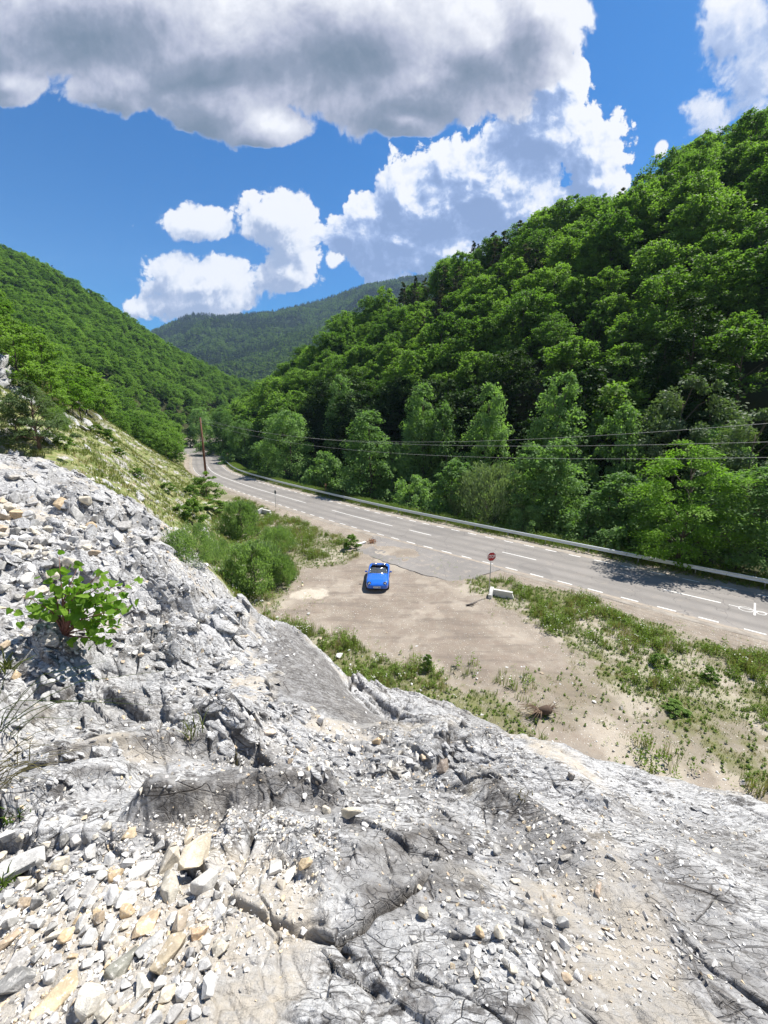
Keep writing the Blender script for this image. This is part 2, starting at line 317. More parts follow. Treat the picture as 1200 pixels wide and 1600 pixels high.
# ------------------------------------------------------------ mesh and tagging helpers
def tag(o, label=None, cat=None, group=None, kind=None):
    if label: o['label'] = label
    if cat: o['category'] = cat
    if group: o['group'] = group
    if kind: o['kind'] = kind
    return o
def mesh_np(name, V, F, mats=(), parent=None, smooth=False, attrs=None, mi=None, loc=None):
    """one mesh object from arrays; F is an (n,3)/(n,4) array or a list of such arrays"""
    me = bpy.data.meshes.new(name); V = np.asarray(V, dtype=np.float32)
    Fs = F if isinstance(F, list) else [F]
    Fs = [np.asarray(f, dtype=np.int32) for f in Fs if len(f)]
    me.vertices.add(len(V)); me.vertices.foreach_set('co', V.ravel())
    tot = sum(f.size for f in Fs); npoly = sum(len(f) for f in Fs)
    me.loops.add(tot); me.loops.foreach_set('vertex_index', np.concatenate([f.ravel() for f in Fs]))
    me.polygons.add(npoly)
    cnt = np.concatenate([np.full(len(f), f.shape[1], dtype=np.int32) for f in Fs]); st = np.concatenate([[0], np.cumsum(cnt)[:-1]]).astype(np.int32)
    me.polygons.foreach_set('loop_start', st)
    me.polygons.foreach_set('use_smooth', np.full(npoly, smooth, dtype=bool))
    if mi is not None: me.polygons.foreach_set('material_index', np.asarray(mi, dtype=np.int32))
    me.update(calc_edges=True); me.validate()
    for k, (dom, arr) in (attrs or {}).items():
        a = me.attributes.new(k, 'FLOAT', dom); a.data.foreach_set('value', np.asarray(arr, dtype=np.float32))
    for m in (mats if isinstance(mats, (list, tuple)) else [mats]): me.materials.append(m)
    o = bpy.data.objects.new(name, me); col.objects.link(o)
    if parent is not None: o.parent = parent
    if loc is not None: o.location = loc
    return o
def empty(name, loc, rz=0.0, sc=1.0):
    e = bpy.data.objects.new(name, None); col.objects.link(e); e.location = loc; e.rotation_euler = (0, 0, rz); e.scale = (sc,) * 3
    e.empty_display_size = 0.3; return e
def grid_faces(nr, nc, wrap=False):
    i = np.arange(nr - 1)[:, None]; j = np.arange(nc if wrap else nc - 1)[None, :]; j2 = (j + 1) % nc
    return np.stack([i * nc + j, i * nc + j2, (i + 1) * nc + j2, (i + 1) * nc + j], -1).reshape(-1, 4)
class MB:
    def __init__(s): s.V = []; s.F = []; s.n = 0
    def add(s, V, F):
        V = np.asarray(V, float); s.V.append(V)
        for f in F: s.F.append([q + s.n for q in f])
        s.n += len(V); return s
    def box(s, c, d, rz=0, rx=0, ry=0, bev=0.0):
        hx, hy, hz = d[0] / 2, d[1] / 2, d[2] / 2
        M = Matrix.Rotation(rz, 3, 'Z') @ Matrix.Rotation(ry, 3, 'Y') @ Matrix.Rotation(rx, 3, 'X')
        b = min(bev, hx * .9, hy * .9, hz * .9)
        if b <= 0:
            pts = [(x * hx, y * hy, z * hz) for z in (-1, 1) for y in (-1, 1) for x in (-1, 1)]
            F = [(0, 2, 3, 1), (4, 5, 7, 6), (0, 1, 5, 4), (2, 6, 7, 3), (0, 4, 6, 2), (1, 3, 7, 5)]
        else:
            pts = []
            for z, k in ((-hz, b), (-hz + b, 0), (hz - b, 0), (hz, b)):
                for x, y in ((-1, -1), (1, -1), (1, 1), (-1, 1)):
                    for a in ((1, 0), (0, 1)) if (x * y > 0) else ((0, 1), (1, 0)):
                        px = x * (hx - (b if a[0] == 1 else 0) - (k if a[0] == 0 else 0)); py = y * (hy - (b if a[1] == 1 else 0) - (k if a[1] == 0 else 0))
                        pts.append((px, py, z))
            F = []
            for r in range(3):
                for q in range(8): F.append((r * 8 + q, r * 8 + (q + 1) % 8, (r + 1) * 8 + (q + 1) % 8, (r + 1) * 8 + q))
            F.append(tuple(range(7, -1, -1))); F.append(tuple(range(24, 32)))
        return s.add([M @ Vector(p) + Vector(c) for p in pts], F)
    def tube(s, pts, rad, seg=8, cap=True):
        pts = [Vector(p) for p in pts]; rad = rad if hasattr(rad, '__len__') else [rad] * len(pts); V = []
        up = Vector((0.12, 0.31, 0.94)).normalized()
        for i, p in enumerate(pts):
            d = (pts[min(i + 1, len(pts) - 1)] - pts[max(i - 1, 0)]).normalized(); a = d.cross(up)
            if a.length < 0.15: a = d.cross(Vector((1, 0, 0)))
            a.normalize(); b = d.cross(a)
            for q in range(seg):
                t = 2 * math.pi * q / seg; V.append(p + (a * math.cos(t) + b * math.sin(t)) * rad[i])
        F = [(i * seg + q, i * seg + (q + 1) % seg, (i + 1) * seg + (q + 1) % seg, (i + 1) * seg + q) for i in range(len(pts) - 1) for q in range(seg)]
        if cap: F.append(tuple(range(seg - 1, -1, -1))); F.append(tuple((len(pts) - 1) * seg + q for q in range(seg)))
        return s.add(V, F)
    def build(s, name, m, parent=None, smooth=False):
        me = bpy.data.meshes.new(name); me.from_pydata([tuple(v) for v in np.vstack(s.V)], [], s.F); me.update()
        if smooth:
            for p in me.polygons: p.use_smooth = True
        me.materials.append(m); o = bpy.data.objects.new(name, me); col.objects.link(o)
        if parent is not None: o.parent = parent
        return o
def in_poly(x, y, poly):
    """signed distance, positive inside"""
    x = np.asarray(x, float); y = np.asarray(y, float); ins = np.zeros(x.shape, bool); best = np.full(x.shape, 1e9); n = len(poly)
    for i in range(n):
        x0, y0 = poly[i][:2]; x1, y1 = poly[(i + 1) % n][:2]
        c = ((y0 > y) != (y1 > y)) & (x < (x1 - x0) * (y - y0) / ((y1 - y0) or 1e-9) + x0); ins ^= c
        L2 = (x1 - x0) ** 2 + (y1 - y0) ** 2 + 1e-9; t = np.clip(((x - x0) * (x1 - x0) + (y - y0) * (y1 - y0)) / L2, 0, 1)
        best = np.minimum(best, np.hypot(x - x0 - t * (x1 - x0), y - y0 - t * (y1 - y0)))
    return np.where(ins, best, -best)
def gpoly(pts, z=0.0): return [G(u, v, z) for u, v in pts]
def to_px(x, y, z):
    """where a place falls in the photo (only used to decide what is worth modelling)"""
    f = y * CP - (z - CH) * SP; up = y * SP + (z - CH) * CP
    f = np.where(f > 0.05, f, np.nan); return 600 + FPX * x / f, 800 - FPX * up / f

# ------------------------------------------------------------ where rock, gravel and greenery lie (ground positions)
ROCK_POLY = [(-23.5, 25.2), (-19.8, 25), (-16, 23.8), (-13.6, 22.0), (-11.2, 20.8), (-10.2, 20.6), (-8.5, 18.2), (-5.6, 16.2), (-3.4, 13.6), (-1.6, 12.9), (0.6, 12.3), (2.5, 11.2), (4.6, 10.3), (7.2, 9.3), (9.5, 8.2), (13, 5.6), (18, 0.5), (26, -9), (20, -30), (-10, -30), (-40, -14), (-40, 14), (-30, 22)]
def rock_m(x, y):
    d = in_poly(x, y, ROCK_POLY) + (fbm(x * 0.9, y * 0.9, 3, 71) - 0.5) * 1.6
    return sstep(d, -0.5, 0.5)
PP = {'bank_right': (gpoly([(735, 905), (800, 905), (880, 925), (1000, 965), (1140, 1010), (1260, 1050), (1290, 1300), (1200, 1240), (1130, 1190), (1040, 1120), (960, 1075), (900, 1020), (850, 985), (800, 955), (745, 930)]), 1.0),
      'bank_right_low': (gpoly([(860, 990), (960, 1030), (1100, 1100), (1290, 1180), (1290, 1330), (1190, 1255), (1040, 1215), (930, 1175), (880, 1100)]), 0.22),
      'toe_band': (gpoly([(440, 965), (500, 985), (560, 1010), (640, 1040), (700, 1055), (760, 1075), (830, 1100), (860, 1130), (820, 1170), (760, 1160), (640, 1130), (560, 1090), (500, 1050), (430, 1000)]), 1.0),
      'toe_wide': (gpoly([(600, 1010), (700, 1035), (850, 1045), (960, 1060), (980, 1120), (850, 1170), (700, 1110)]), 0.16),
      'corner_left': (gpoly([(300, 742), (350, 768), (430, 800), (500, 828), (560, 850), (560, 866), (500, 872), (470, 890), (450, 930), (440, 960), (400, 965), (300, 900), (240, 800)]), 0.75),
      'lot_far_edge': (gpoly([(560, 850), (560, 872), (500, 890), (430, 880), (440, 845)]), 0.45)}
def veg_d(x, y, rd):
    """0..1 density of weeds and grass on the flat ground and verges"""
    n1 = fbm(x * 0.55, y * 0.55, 4, 3); n2 = fbm(x * 1.9, y * 1.9, 3, 8); v = np.zeros(np.shape(x))
    for k, (poly, a) in PP.items():
        d = in_poly(x, y, poly); v = np.maximum(v, a * sstep(d + (n1 - 0.5) * 2.6 + (n2 - 0.5) * 1.4, -0.35, 0.7))
    far = sstep(rd, 8.6, 9.3); v = np.maximum(v, far * 0.95)
    v = v * sstep(-rd + (n2 - 0.5) * 1.6, 0.6, 1.2) * (rd < 0) + v * (rd > 8.3)
    bare = sstep(n1 * 0.6 + n2 * 0.4, 0.30, 0.52)
    return v * (0.25 + 0.75 * bare)
def slope_m(x, y, z, rd, rk):
    """dry grass slope between the rock and the road"""
    return sstep(z, 0.25, 1.2) * (rd < 0) * (1 - rk)
# ------------------------------------------------------------ materials of the land
C_ROCK = dict(white=(0.55, 0.546, 0.538), pale=(0.38, 0.378, 0.375), grey=(0.215, 0.21, 0.21), dark=(0.080, 0.074, 0.070), tan=(0.44, 0.385, 0.30))
def facet(N, vec, sc, k):
    """broken flat faces: every cell leans its own way"""
    nd = N.new('ShaderNodeTexVoronoi', feature='F1'); N.put(nd.inputs['Vector'], vec); nd.inputs['Scale'].default_value = sc
    d = N.v('SUBTRACT', vec, nd.outputs['Position']); rv = N.v('SUBTRACT', nd.outputs['Color'], (0.5, 0.5, 0.5))
    return N.m('MULTIPLY', N.v('DOT_PRODUCT', d, rv), k), nd.outputs['Color']
def rock_material(name='white_marble_rock', with_attr=True):
    m, N = mat_new(name); g = N.new('ShaderNodeNewGeometry').outputs['Position']
    warp = N.v('SCALE', N.v('SUBTRACT', N.noise(g, 3.0, 2, 0.5, out='Color'), (0.5, 0.5, 0.5)), sc=0.045)
    def rot(vec, rz, sx, sy, sz):
        mp = N.new('ShaderNodeMapping'); N.l.new(vec, mp.inputs[0]); mp.inputs['Rotation'].default_value = (R(8), R(12), R(rz)); mp.inputs['Scale'].default_value = (sx, sy, sz); return mp.outputs[0]
    gw = N.v('ADD', g, warp); gs = rot(gw, 50, 1.0, 2.3, 1.6); gt = rot(g, 50, 1.0, 4.5, 2.5)    # along the bedding
    n1 = N.noise(g, 0.55, 6, 0.62); n2 = N.noise(gs, 1.5, 7, 0.66); n3 = N.noise(gt, 5.5, 8, 0.75); n4 = N.noise(g, 26, 6, 0.72); n5 = N.noise(g, 7, 8, 0.72)
    f1, c1 = facet(N, gs, 3.2, 1.0); f2, c2 = facet(N, gs, 9.0, 1.0); f3, c3 = facet(N, gs, 24.0, 1.0)
    s1 = N.new('ShaderNodeSeparateColor'); N.l.new(c1, s1.inputs[0]); s2 = N.new('ShaderNodeSeparateColor'); N.l.new(c2, s2.inputs[0])
    wv = N.m('ADD', N.m('MULTIPLY', n1, 0.30), N.m('ADD', N.m('MULTIPLY', n2, 0.50), N.m('ADD', N.m('MULTIPLY', s1.outputs[0], 0.10), N.m('MULTIPLY', s2.outputs[0], 0.10))))
    c = N.mix(N.mr(wv, 0.36, 0.60), C_ROCK['pale'], C_ROCK['white'])
    st = N.m('ADD', N.m('MULTIPLY', n3, 0.55), N.m('MULTIPLY', n4, 0.45))
    c = N.mix(N.mr(st, 0.478, 0.555, 0, 0.72), c, C_ROCK['grey'])
    gz = N.m('ADD', N.m('MULTIPLY', n2, 0.35), N.m('ADD', N.m('MULTIPLY', n5, 0.30), N.m('MULTIPLY', st, 0.35)))
    c = N.mix(N.mr(gz, 0.512, 0.57, 0, 0.85), c, C_ROCK['dark'])
    c = N.mix(N.mr(N.noise(g, 0.9, 6, 0.65), 0.55, 0.68, 0, 0.55), c, C_ROCK['tan'])
    if with_attr:
        gg = N.mix(N.mr(N.m('ADD', N.m('MULTIPLY', n3, 0.5), N.m('MULTIPLY', n4, 0.5)), 0.44, 0.60), (0.095, 0.088, 0.083), (0.30, 0.29, 0.28))
        c = N.mix(N.m('MULTIPLY', N.attr('stain'), N.mr(n5, 0.36, 0.52, 0.5, 1.0)), c, gg)
        c = N.mix(N.m('MULTIPLY', N.attr('soil'), N.mr(n5, 0.35, 0.6, 0.3, 0.9)), c, N.mix(n4, (0.36, 0.31, 0.24), (0.52, 0.475, 0.41)))
    def lines(vec, sc, w): return N.mr(N.vor(vec, sc, 'DISTANCE_TO_EDGE'), 0.0, w, 1.0, 0.0)
    brk = N.mr(N.noise(g, 1.7, 4, 0.6), 0.40, 0.60); brk2 = N.mr(N.noise(g, 2.2, 6, 0.75), 0.40, 0.62)
    l1 = N.m('MULTIPLY', N.m('MULTIPLY', lines(gs, 0.9, 0.012), brk), 0.85); l2 = N.m('MULTIPLY', N.m('MULTIPLY', lines(gs, 3.2, 0.020), brk2), 0.70)
    l3 = N.m('MULTIPLY', N.m('MULTIPLY', lines(gs, 9.0, 0.035), N.mr(n5, 0.42, 0.60)), 0.45)
    gb = rot(gw, 52, 1.0, 6.5, 2.2); l4 = N.m('MULTIPLY', N.m('MULTIPLY', lines(gb, 2.2, 0.05), N.mr(N.noise(g, 1.1, 5, 0.7), 0.47, 0.62)), 0.7)
    gd = rot(gw, -28, 1.0, 3.5, 2.0); l5 = N.m('MULTIPLY', N.m('MULTIPLY', lines(gd, 1.6, 0.02), N.mr(N.noise(N.v('ADD', g, (5, 3, 1)), 1.3, 4, 0.65), 0.50, 0.62)), 0.7)
    ln = N.m('MAXIMUM', N.m('MAXIMUM', l4, l5), N.m('MAXIMUM', l1, N.m('MAXIMUM', l2, l3))); ln = N.m('MULTIPLY', ln, N.m('SUBTRACT', 1.0, N.m('MULTIPLY', N.attr('soil'), 0.85))) if with_attr else ln; c = N.mix(N.m('MULTIPLY', ln, 0.82), c, (0.075, 0.062, 0.052))
    if with_attr: pass
    if with_attr: c = N.mix(N.m('MULTIPLY', N.attr('crack'), N.mr(n5, 0.3, 0.55, 0.35, 0.9)), c, (0.07, 0.06, 0.05))
    hgt = N.m('ADD', N.m('MULTIPLY', f1, 2.2), N.m('ADD', N.m('MULTIPLY', f2, 2.0), N.m('MULTIPLY', f3, 1.6)))
    hgt = N.m('ADD', hgt, N.m('ADD', N.m('MULTIPLY', n5, 0.8), N.m('ADD', N.m('MULTIPLY', n4, 0.30), N.m('MULTIPLY', ln, -0.5))))
    finish(N, c, 0.85, hgt, 0.85, 0.06, 0.2); return m
def ground_material():
    m, N = mat_new('gravel_and_soil'); g = N.new('ShaderNodeNewGeometry').outputs['Position']
    n1 = N.noise(g, 0.35, 6, 0.6); n2 = N.noise(g, 2.2, 6, 0.65); n3 = N.noise(g, 14, 4, 0.7)
    c = N.mix(N.mr(n1, 0.35, 0.65), (0.195, 0.165, 0.133), (0.275, 0.238, 0.195))
    c = N.mix(N.mr(n2, 0.42, 0.66, 0, 0.6), c, (0.22, 0.175, 0.135))
    pb = N.vor(g, 9.0, 'F1', 'Distance'); pc = N.vor(g, 9.0, 'F1', 'Color')
    sx = N.new('ShaderNodeSeparateColor'); N.l.new(pc, sx.inputs[0])
    stone = N.m('MULTIPLY', N.mr(pb, 0.20, 0.32, 1, 0), N.mr(sx.outputs[0], 0.58, 0.66))
    c = N.mix(stone, c, N.mix(sx.outputs[1], (0.30, 0.26, 0.22), (0.58, 0.55, 0.50)))
    pb2 = N.vor(g, 24.0, 'F1', 'Distance'); pc2 = N.vor(g, 24.0, 'F1', 'Color'); s2 = N.new('ShaderNodeSeparateColor'); N.l.new(pc2, s2.inputs[0])
    st2 = N.m('MULTIPLY', N.mr(pb2, 0.25, 0.38, 1, 0), N.mr(s2.outputs[0], 0.45, 0.6))
    c = N.mix(N.m('MULTIPLY', st2, 0.7), c, N.mix(s2.outputs[1], (0.17, 0.14, 0.115), (0.50, 0.46, 0.40)))
    lot = N.attr('lot'); mp = N.new('ShaderNodeMapping'); N.l.new(g, mp.inputs[0]); mp.inputs['Rotation'].default_value = (0, 0, R(38)); mp.inputs['Scale'].default_value = (0.25, 1.6, 1); rotg = mp.outputs[0]
    c = N.mix(N.m('MULTIPLY', lot, N.mr(N.noise(g, 0.8, 4, 0.6), 0.40, 0.62, 0.0, 0.55)), c, (0.195, 0.155, 0.125))
    rut = N.mr(N.noise(rotg, 1.0, 5, 0.6), 0.50, 0.62); c = N.mix(N.m('MULTIPLY', N.m('MULTIPLY', lot, rut), 0.55), c, (0.15, 0.125, 0.105))
    # patches of soil under weeds, dry grass on the slope, leaf litter in the woods
    veg = N.attr('veg'); c = N.mix(N.m('MULTIPLY', veg, N.mr(n2, 0.3, 0.6, 0.35, 0.95)), c, N.mix(n3, (0.065, 0.085, 0.025), (0.20, 0.19, 0.085)))
    slp = N.attr('slope'); gv = N.mix(N.mr(n2, 0.38, 0.62), (0.105, 0.145, 0.040), (0.235, 0.225, 0.105))
    gv = N.mix(N.mr(N.noise(g, 1.1, 5, 0.7), 0.54, 0.64), gv, (0.33, 0.29, 0.22))
    c = N.mix(slp, c, gv)
    rk = N.m('MULTIPLY', slp, N.mr(N.m('ADD', N.noise(N.v('MULTIPLY', g, (1, 1, 1.6)), 0.42, 6, 0.65), 0), 0.53, 0.59))
    c = N.mix(rk, c, N.mix(N.mr(n3, 0.4, 0.6), (0.20, 0.19, 0.18), (0.45, 0.43, 0.40)))
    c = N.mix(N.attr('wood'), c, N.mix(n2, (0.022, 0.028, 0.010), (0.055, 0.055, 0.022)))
    c = N.mix(N.attr('farwood'), c, N.mix(n3, (0.020, 0.036, 0.012), (0.035, 0.06, 0.018)))
    c = N.mix(N.m('MULTIPLY', N.attr('soft'), 1.0), c, N.mix(n3, (0.36, 0.31, 0.25), (0.50, 0.45, 0.375)))
    h = N.m('ADD', N.m('MULTIPLY', n3, 0.5), N.m('ADD', N.m('MULTIPLY', stone, 0.7), N.m('MULTIPLY', st2, 0.4)))
    finish(N, c, 0.95, h, 0.8, 0.03, 0.15); return m
M_ROCK = rock_material(); M_GROUND = ground_material()
# ------------------------------------------------------------ rock relief
SLABS = [  # x, y, heading of the downhill edge (deg), length up-dip, width, height, stain
    (-1.1, 2.75, -70, 0.80, 0.95, 0.30, 0.9), (-2.55, 3.75, -60, 0.9, 1.2, 0.30, 0.55), (-0.05, 2.05, -50, 0.5, 0.6, 0.10, 0.5), (1.25, 2.9, 20, 0.5, 1.5, 0.22, 0.85),
    (-3.6, 7.6, -20, 1.2, 1.3, 0.40, 0.2), (-4.6, 6.4, -35, 1.3, 1.6, 0.35, 0.15), (-6.2, 9.2, -30, 1.5, 2.0, 0.5, 0.1), (-5.2, 10.6, -25, 1.3, 1.4, 0.5, 0.1), (-4.3, 9.2, -20, 0.9, 1.2, 0.45, 0.2),
    (-2.0, 4.6, -45, 0.7, 0.9, 0.22, 0.2), (-6.0, 5.2, -50, 1.4, 1.5, 0.35, 0.1), (0.8, 4.4, -60, 0.6, 1.1, 0.18, 0.1), (0.2, 1.75, -80, 0.45, 0.5, 0.07, 0.75), (2.4, 4.5, 10, 0.8, 1.2, 0.2, 0.1),
    (-8.4, 11.0, -40, 1.8, 2.2, 0.5, 0.1), (-9.5, 15.0, -30, 2.2, 2.4, 0.5, 0.2), (-11.5, 17.5, -35, 2.5, 2.5, 0.6, 0.2), (-3.0, 2.6, -60, 0.7, 0.9, 0.2, 0.1), (0.6, 1.1, -30, 0.5, 0.6, 0.08, 0.1), (2.9, 2.2, 30, 1.0, 1.2, 0.14, 0.1)]
def rock_relief(x, y):
    """height added to the slope, and masks: crack, stain, soil"""
    r = np.hypot(x, y); n = NX * x + NY * y; s = -NY * x + NX * y
    wx = (fbm(x * 0.5, y * 0.5, 2, 101) - 0.5); wy = (fbm(x * 0.5 + 9, y * 0.5 - 4, 2, 131) - 0.5)
    xs = x + wx * 0.5 + (fbm(x * 6, y * 6, 2, 111) - 0.5) * 0.045; ys = y + wy * 0.5 + (fbm(x * 6, y * 6 + 5, 2, 121) - 0.5) * 0.045
    # bedding runs down to the right; blocks longer along it
    c, q = math.cos(R(-42)), math.sin(R(-42)); a = xs * c + ys * q; b = -xs * q + ys * c
    blocky = sstep(fbm(x * 0.35 + 5, y * 0.35, 3, 151) + 0.22 * sstep(s, 0.5, 7) - 0.06 * sstep(x, 1.5, 3.5), 0.42, 0.58)
    soil = sstep(fbm(x * 0.8, y * 0.8, 3, 171) + 0.25 * np.exp(-((x + 1.6) ** 2 + (y - 1.5) ** 2) / 1.1) , 0.60, 0.72)
    z = (fbm(x * 0.5, y * 0.5, 3, 181) - 0.5) * 0.6 * sstep(r, 0.5, 4)
    crack = np.zeros(x.shape); far_ = np.maximum(sstep(r, 3.2, 6.5), 0.8 * np.exp(-((x + 2.2) ** 2 + (y - 4.3) ** 2) / 1.6))
    for sc, amp, tilt, w, kk, g in ((0.42, 0.40, 0.42, 0.020, 201, 0.9), (1.0, 0.22, 0.50, 0.030, 211, 0.95), (2.3, 0.095, 0.55, 0.05, 221, 1.0), (5.2, 0.042, 0.55, 0.08, 231, 1.0), (11.0, 0.018, 0.5, 0.10, 237, 1.0)):
        f1, f2, cid, ex, ey = worley(a * sc * 0.75 + kk, b * sc * 1.3, kk); e = f2 - f1
        tx = (_hash(np.round(cid * 9999), np.round(cid * 777), kk) - 0.5); ty = (_hash(np.round(cid * 5555), np.round(cid * 333), kk + 5) - 0.5)
        mask = g * (0.30 + 0.70 * blocky) * (1 - 0.5 * soil)
        z = z + mask * amp * ((cid - 0.5) * 0.9 + tilt * 3 * (tx * ex + ty * ey)) * (sstep(e, -0.02, 0.07) if sc < 3 else 1.0) * ((0.42 + 0.58 * far_) if sc < 2 else 0.8 + 0.2 * far_)
        gr = np.exp(-(e / w) ** 2); on = sstep(fbm(x * 1.1, y * 1.1, 2, kk + 50), 0.42, 0.60); z = z - mask * gr * min(amp, .16) * 0.55 * on
        crack = np.maximum(crack, gr * on * (0.35 + 0.65 * blocky) * (0.95 if sc < 2 else (0.7 if sc < 3 else 0.3)) * (1 - 0.8 * soil))
    z = z + (fbm(a * 3, b * 7, 4, 241) - 0.5) * 0.05 + (fbm(x * 14, y * 14, 2, 251) - 0.5) * 0.010
    stain = sstep(fbm(x * 0.6 + 2, y * 0.6 + 7, 4, 261), 0.56, 0.68) * 0.45
    for (sx, sy, hd, ln, wd, hh, stn) in SLABS:
        ca, sa = math.cos(R(hd)), math.sin(R(hd)); u = (x - sx) * ca + (y - sy) * sa; v = -(x - sx) * sa + (y - sy) * ca
        rag = (fbm(x * 1.6, y * 1.6, 2, 271) - 0.5) * 0.45 * ln
        uu = u + rag; win = sstep(wd - np.abs(v) + rag, 0, 0.22 * wd + 0.05)
        up = sstep(uu, -ln * 1.1, 0.0); dn = 1 - sstep(uu, 0.0, 0.22 * ln + 0.04)
        z = z + hh * up * dn * win
        stain = np.maximum(stain, stn * win * sstep(uu, -0.30 * ln, 0.0) * (1 - sstep(uu, 0.28 * ln, 0.6 * ln)))
        crack = np.maximum(crack, 0.6 * win * np.exp(-((uu - 0.08 * ln) / (0.03 * ln + 0.01)) ** 2))
    for (bu, bv, bt, rx_, ry_, am) in ((700, 1320, 3.0, .16, .5, .8), (840, 1480, 2.3, .10, .7, .6), (1010, 1420, 2.8, .5, .4, .6), (560, 1330, 2.8, .16, .26, .8), (720, 1520, 1.9, .08, .3, .6), (200, 1110, 5.8, 1.1, .7, .5), (785, 1255, 3.7, .30, .75, .95), (640, 1375, 2.5, .32, .40, .75), (950, 1460, 2.3, .7, .55, .55), (1110, 1330, 4.0, 1.2, .7, .45), (420, 1195, 4.6, .8, .35, .55), (330, 1250, 3.6, .45, .28, .9), (60, 1080, 5.6, 1.0, .5, .5), (1130, 1560, 1.9, .6, .4, .6), (860, 1330, 3.0, .25, .5, .7), (560, 1180, 5.2, .5, .4, .5)):
        q_ = P3(bu, bv, bt); dd = np.hypot((x - q_[0]) / rx_, (y - q_[1]) / ry_) + (fbm(x * 2.2, y * 2.2, 3, 281) - 0.5) * 1.1
        stain = np.maximum(stain, am * (1 - sstep(dd, 0.6, 1.15)))
    # the great smooth slab facing the lay-by stays planar and stained
    ax_ = ((x + 1.35) * 0.55 - (y - 7.1) * 0.835); bx_ = ((x + 1.35) * 0.835 + (y - 7.1) * 0.55); slab = 1 - sstep(np.hypot(ax_ / 2.7, bx_ / 1.05) + (fbm(x * 1.5, y * 1.5, 3, 291) - 0.5) * 0.5, 0.75, 1.0); soil = soil * (1 - slab)
    z = z * (1 - 0.82 * slab); crack = crack * (1 - 0.8 * slab); stain = np.maximum(stain, 0.92 * slab)
    # small steps away from the camera's own feet
    return z * sstep(r, 0.2, 1.5), crack, stain, soil
def H(x, y):
    """finished surface: land, with the rock relief where there is rock"""
    x = np.asarray(x, float); y = np.asarray(y, float); z = H0(x, y); near = np.hypot(x, y) < 55
    if near.any():
        rm = rock_m(x[near], y[near]); k = rm > 0.01
        if k.any():
            xx = x[near][k]; yy = y[near][k]; dz = rock_relief(xx, yy)[0] * rm[k]
            zz = z[near]; zz[k] = zz[k] + dz; z[near] = zz
    return z
def H1(x, y): return float(H(np.array([float(x)]), np.array([float(y)]))[0])
# ------------------------------------------------------------ ground: one sheet to the horizon
def build_ground():
    az = np.concatenate([np.linspace(-62, 62, 620), np.linspace(62, 298, 120)[1:-1]]); az = np.radians(az)
    rr = np.concatenate([[0.0], np.geomspace(3.0, 16, 60)[:-1], np.geomspace(16, 130, 360)[:-1], np.geomspace(130, 700, 150)[:-1], np.geomspace(700, 2600, 90)[:-1], np.geomspace(2600, 2950, 4)])
    A, RR = np.meshgrid(az, rr); X = RR * np.sin(A); Y = RR * np.cos(A)
    Z = H0(X, Y); rd, arc = road_d(X, Y); near = RR < 60; rk = np.zeros(X.shape); rk[near] = rock_m(X[near], Y[near])
    # gentle bumps of gravel and turf
    und = (fbm(X * 0.5, Y * 0.5, 4, 301) - 0.5) * 0.16 + (fbm(X * 2.5, Y * 2.5, 3, 311) - 0.5) * 0.05
    flat = sstep(np.abs(rd - 4.0), 4.6, 6.2)
    slp = slope_m(X, Y, Z, rd, rk) * (RR < 140)
    Z = Z + und * flat * (RR < 600) * (1 + 2.4 * slp)
    Z = Z - rk * 0.75
    lot = sstep(in_poly(X, Y, gpoly([(470, 900), (560, 868), (700, 915), (745, 940), (830, 990), (960, 1080), (900, 1190), (820, 1100), (640, 1020), (540, 985), (440, 965)])), -0.5, 1.0)
    veg = veg_d(X, Y, rd) * (RR < 140); Z = Z - 0.02 * sstep(np.abs(rd - 3.5), 5.0, 4.6)
    strip = (rd > -1.2) & (rd < 9.2); Z = np.where(strip, np.minimum(Z, -0.01), Z)
    left = (rd < 0)
    s_ = -NY * X + NX * Y
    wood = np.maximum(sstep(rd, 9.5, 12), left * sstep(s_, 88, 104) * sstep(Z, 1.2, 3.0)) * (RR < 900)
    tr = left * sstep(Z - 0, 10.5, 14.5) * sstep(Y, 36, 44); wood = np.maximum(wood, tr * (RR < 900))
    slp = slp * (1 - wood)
    soft = sstep(1.0 - np.hypot((X - G(483, 928)[0]) / 1.5, (Y - G(483, 928)[1]) / 0.9) + (fbm(X * 2, Y * 2, 3, 331) - 0.5) * 0.9, 0.0, 0.25) * 0.85 + 0.25 * lot * sstep(fbm(X * 0.7, Y * 0.7, 4, 341), 0.60, 0.70)
    soft = np.maximum(soft, 0.45 * (left * sstep(fbm(X * 0.45, Y * 0.45, 4, 351), 0.58, 0.66) * sstep(-rd, 2, 5) * (1 - lot) * (Z < 1.0)))
    nr, nc = X.shape; V = np.stack([X, Y, Z], -1).reshape(-1, 3)
    o = mesh_np('ground', V, grid_faces(nr, nc, True), M_GROUND, smooth=True, attrs={'veg': ('POINT', veg.ravel()), 'slope': ('POINT', slp.ravel()), 'wood': ('POINT', wood.ravel()), 'farwood': ('POINT', sstep(RR, 560, 640).ravel()), 'lot': ('POINT', lot.ravel()), 'soft': ('POINT', np.clip(soft, 0, 1).ravel())})
    tag(o, 'gravel lay-by, weedy banks and wooded valley floor and hillsides', 'ground', kind='structure')
build_ground()
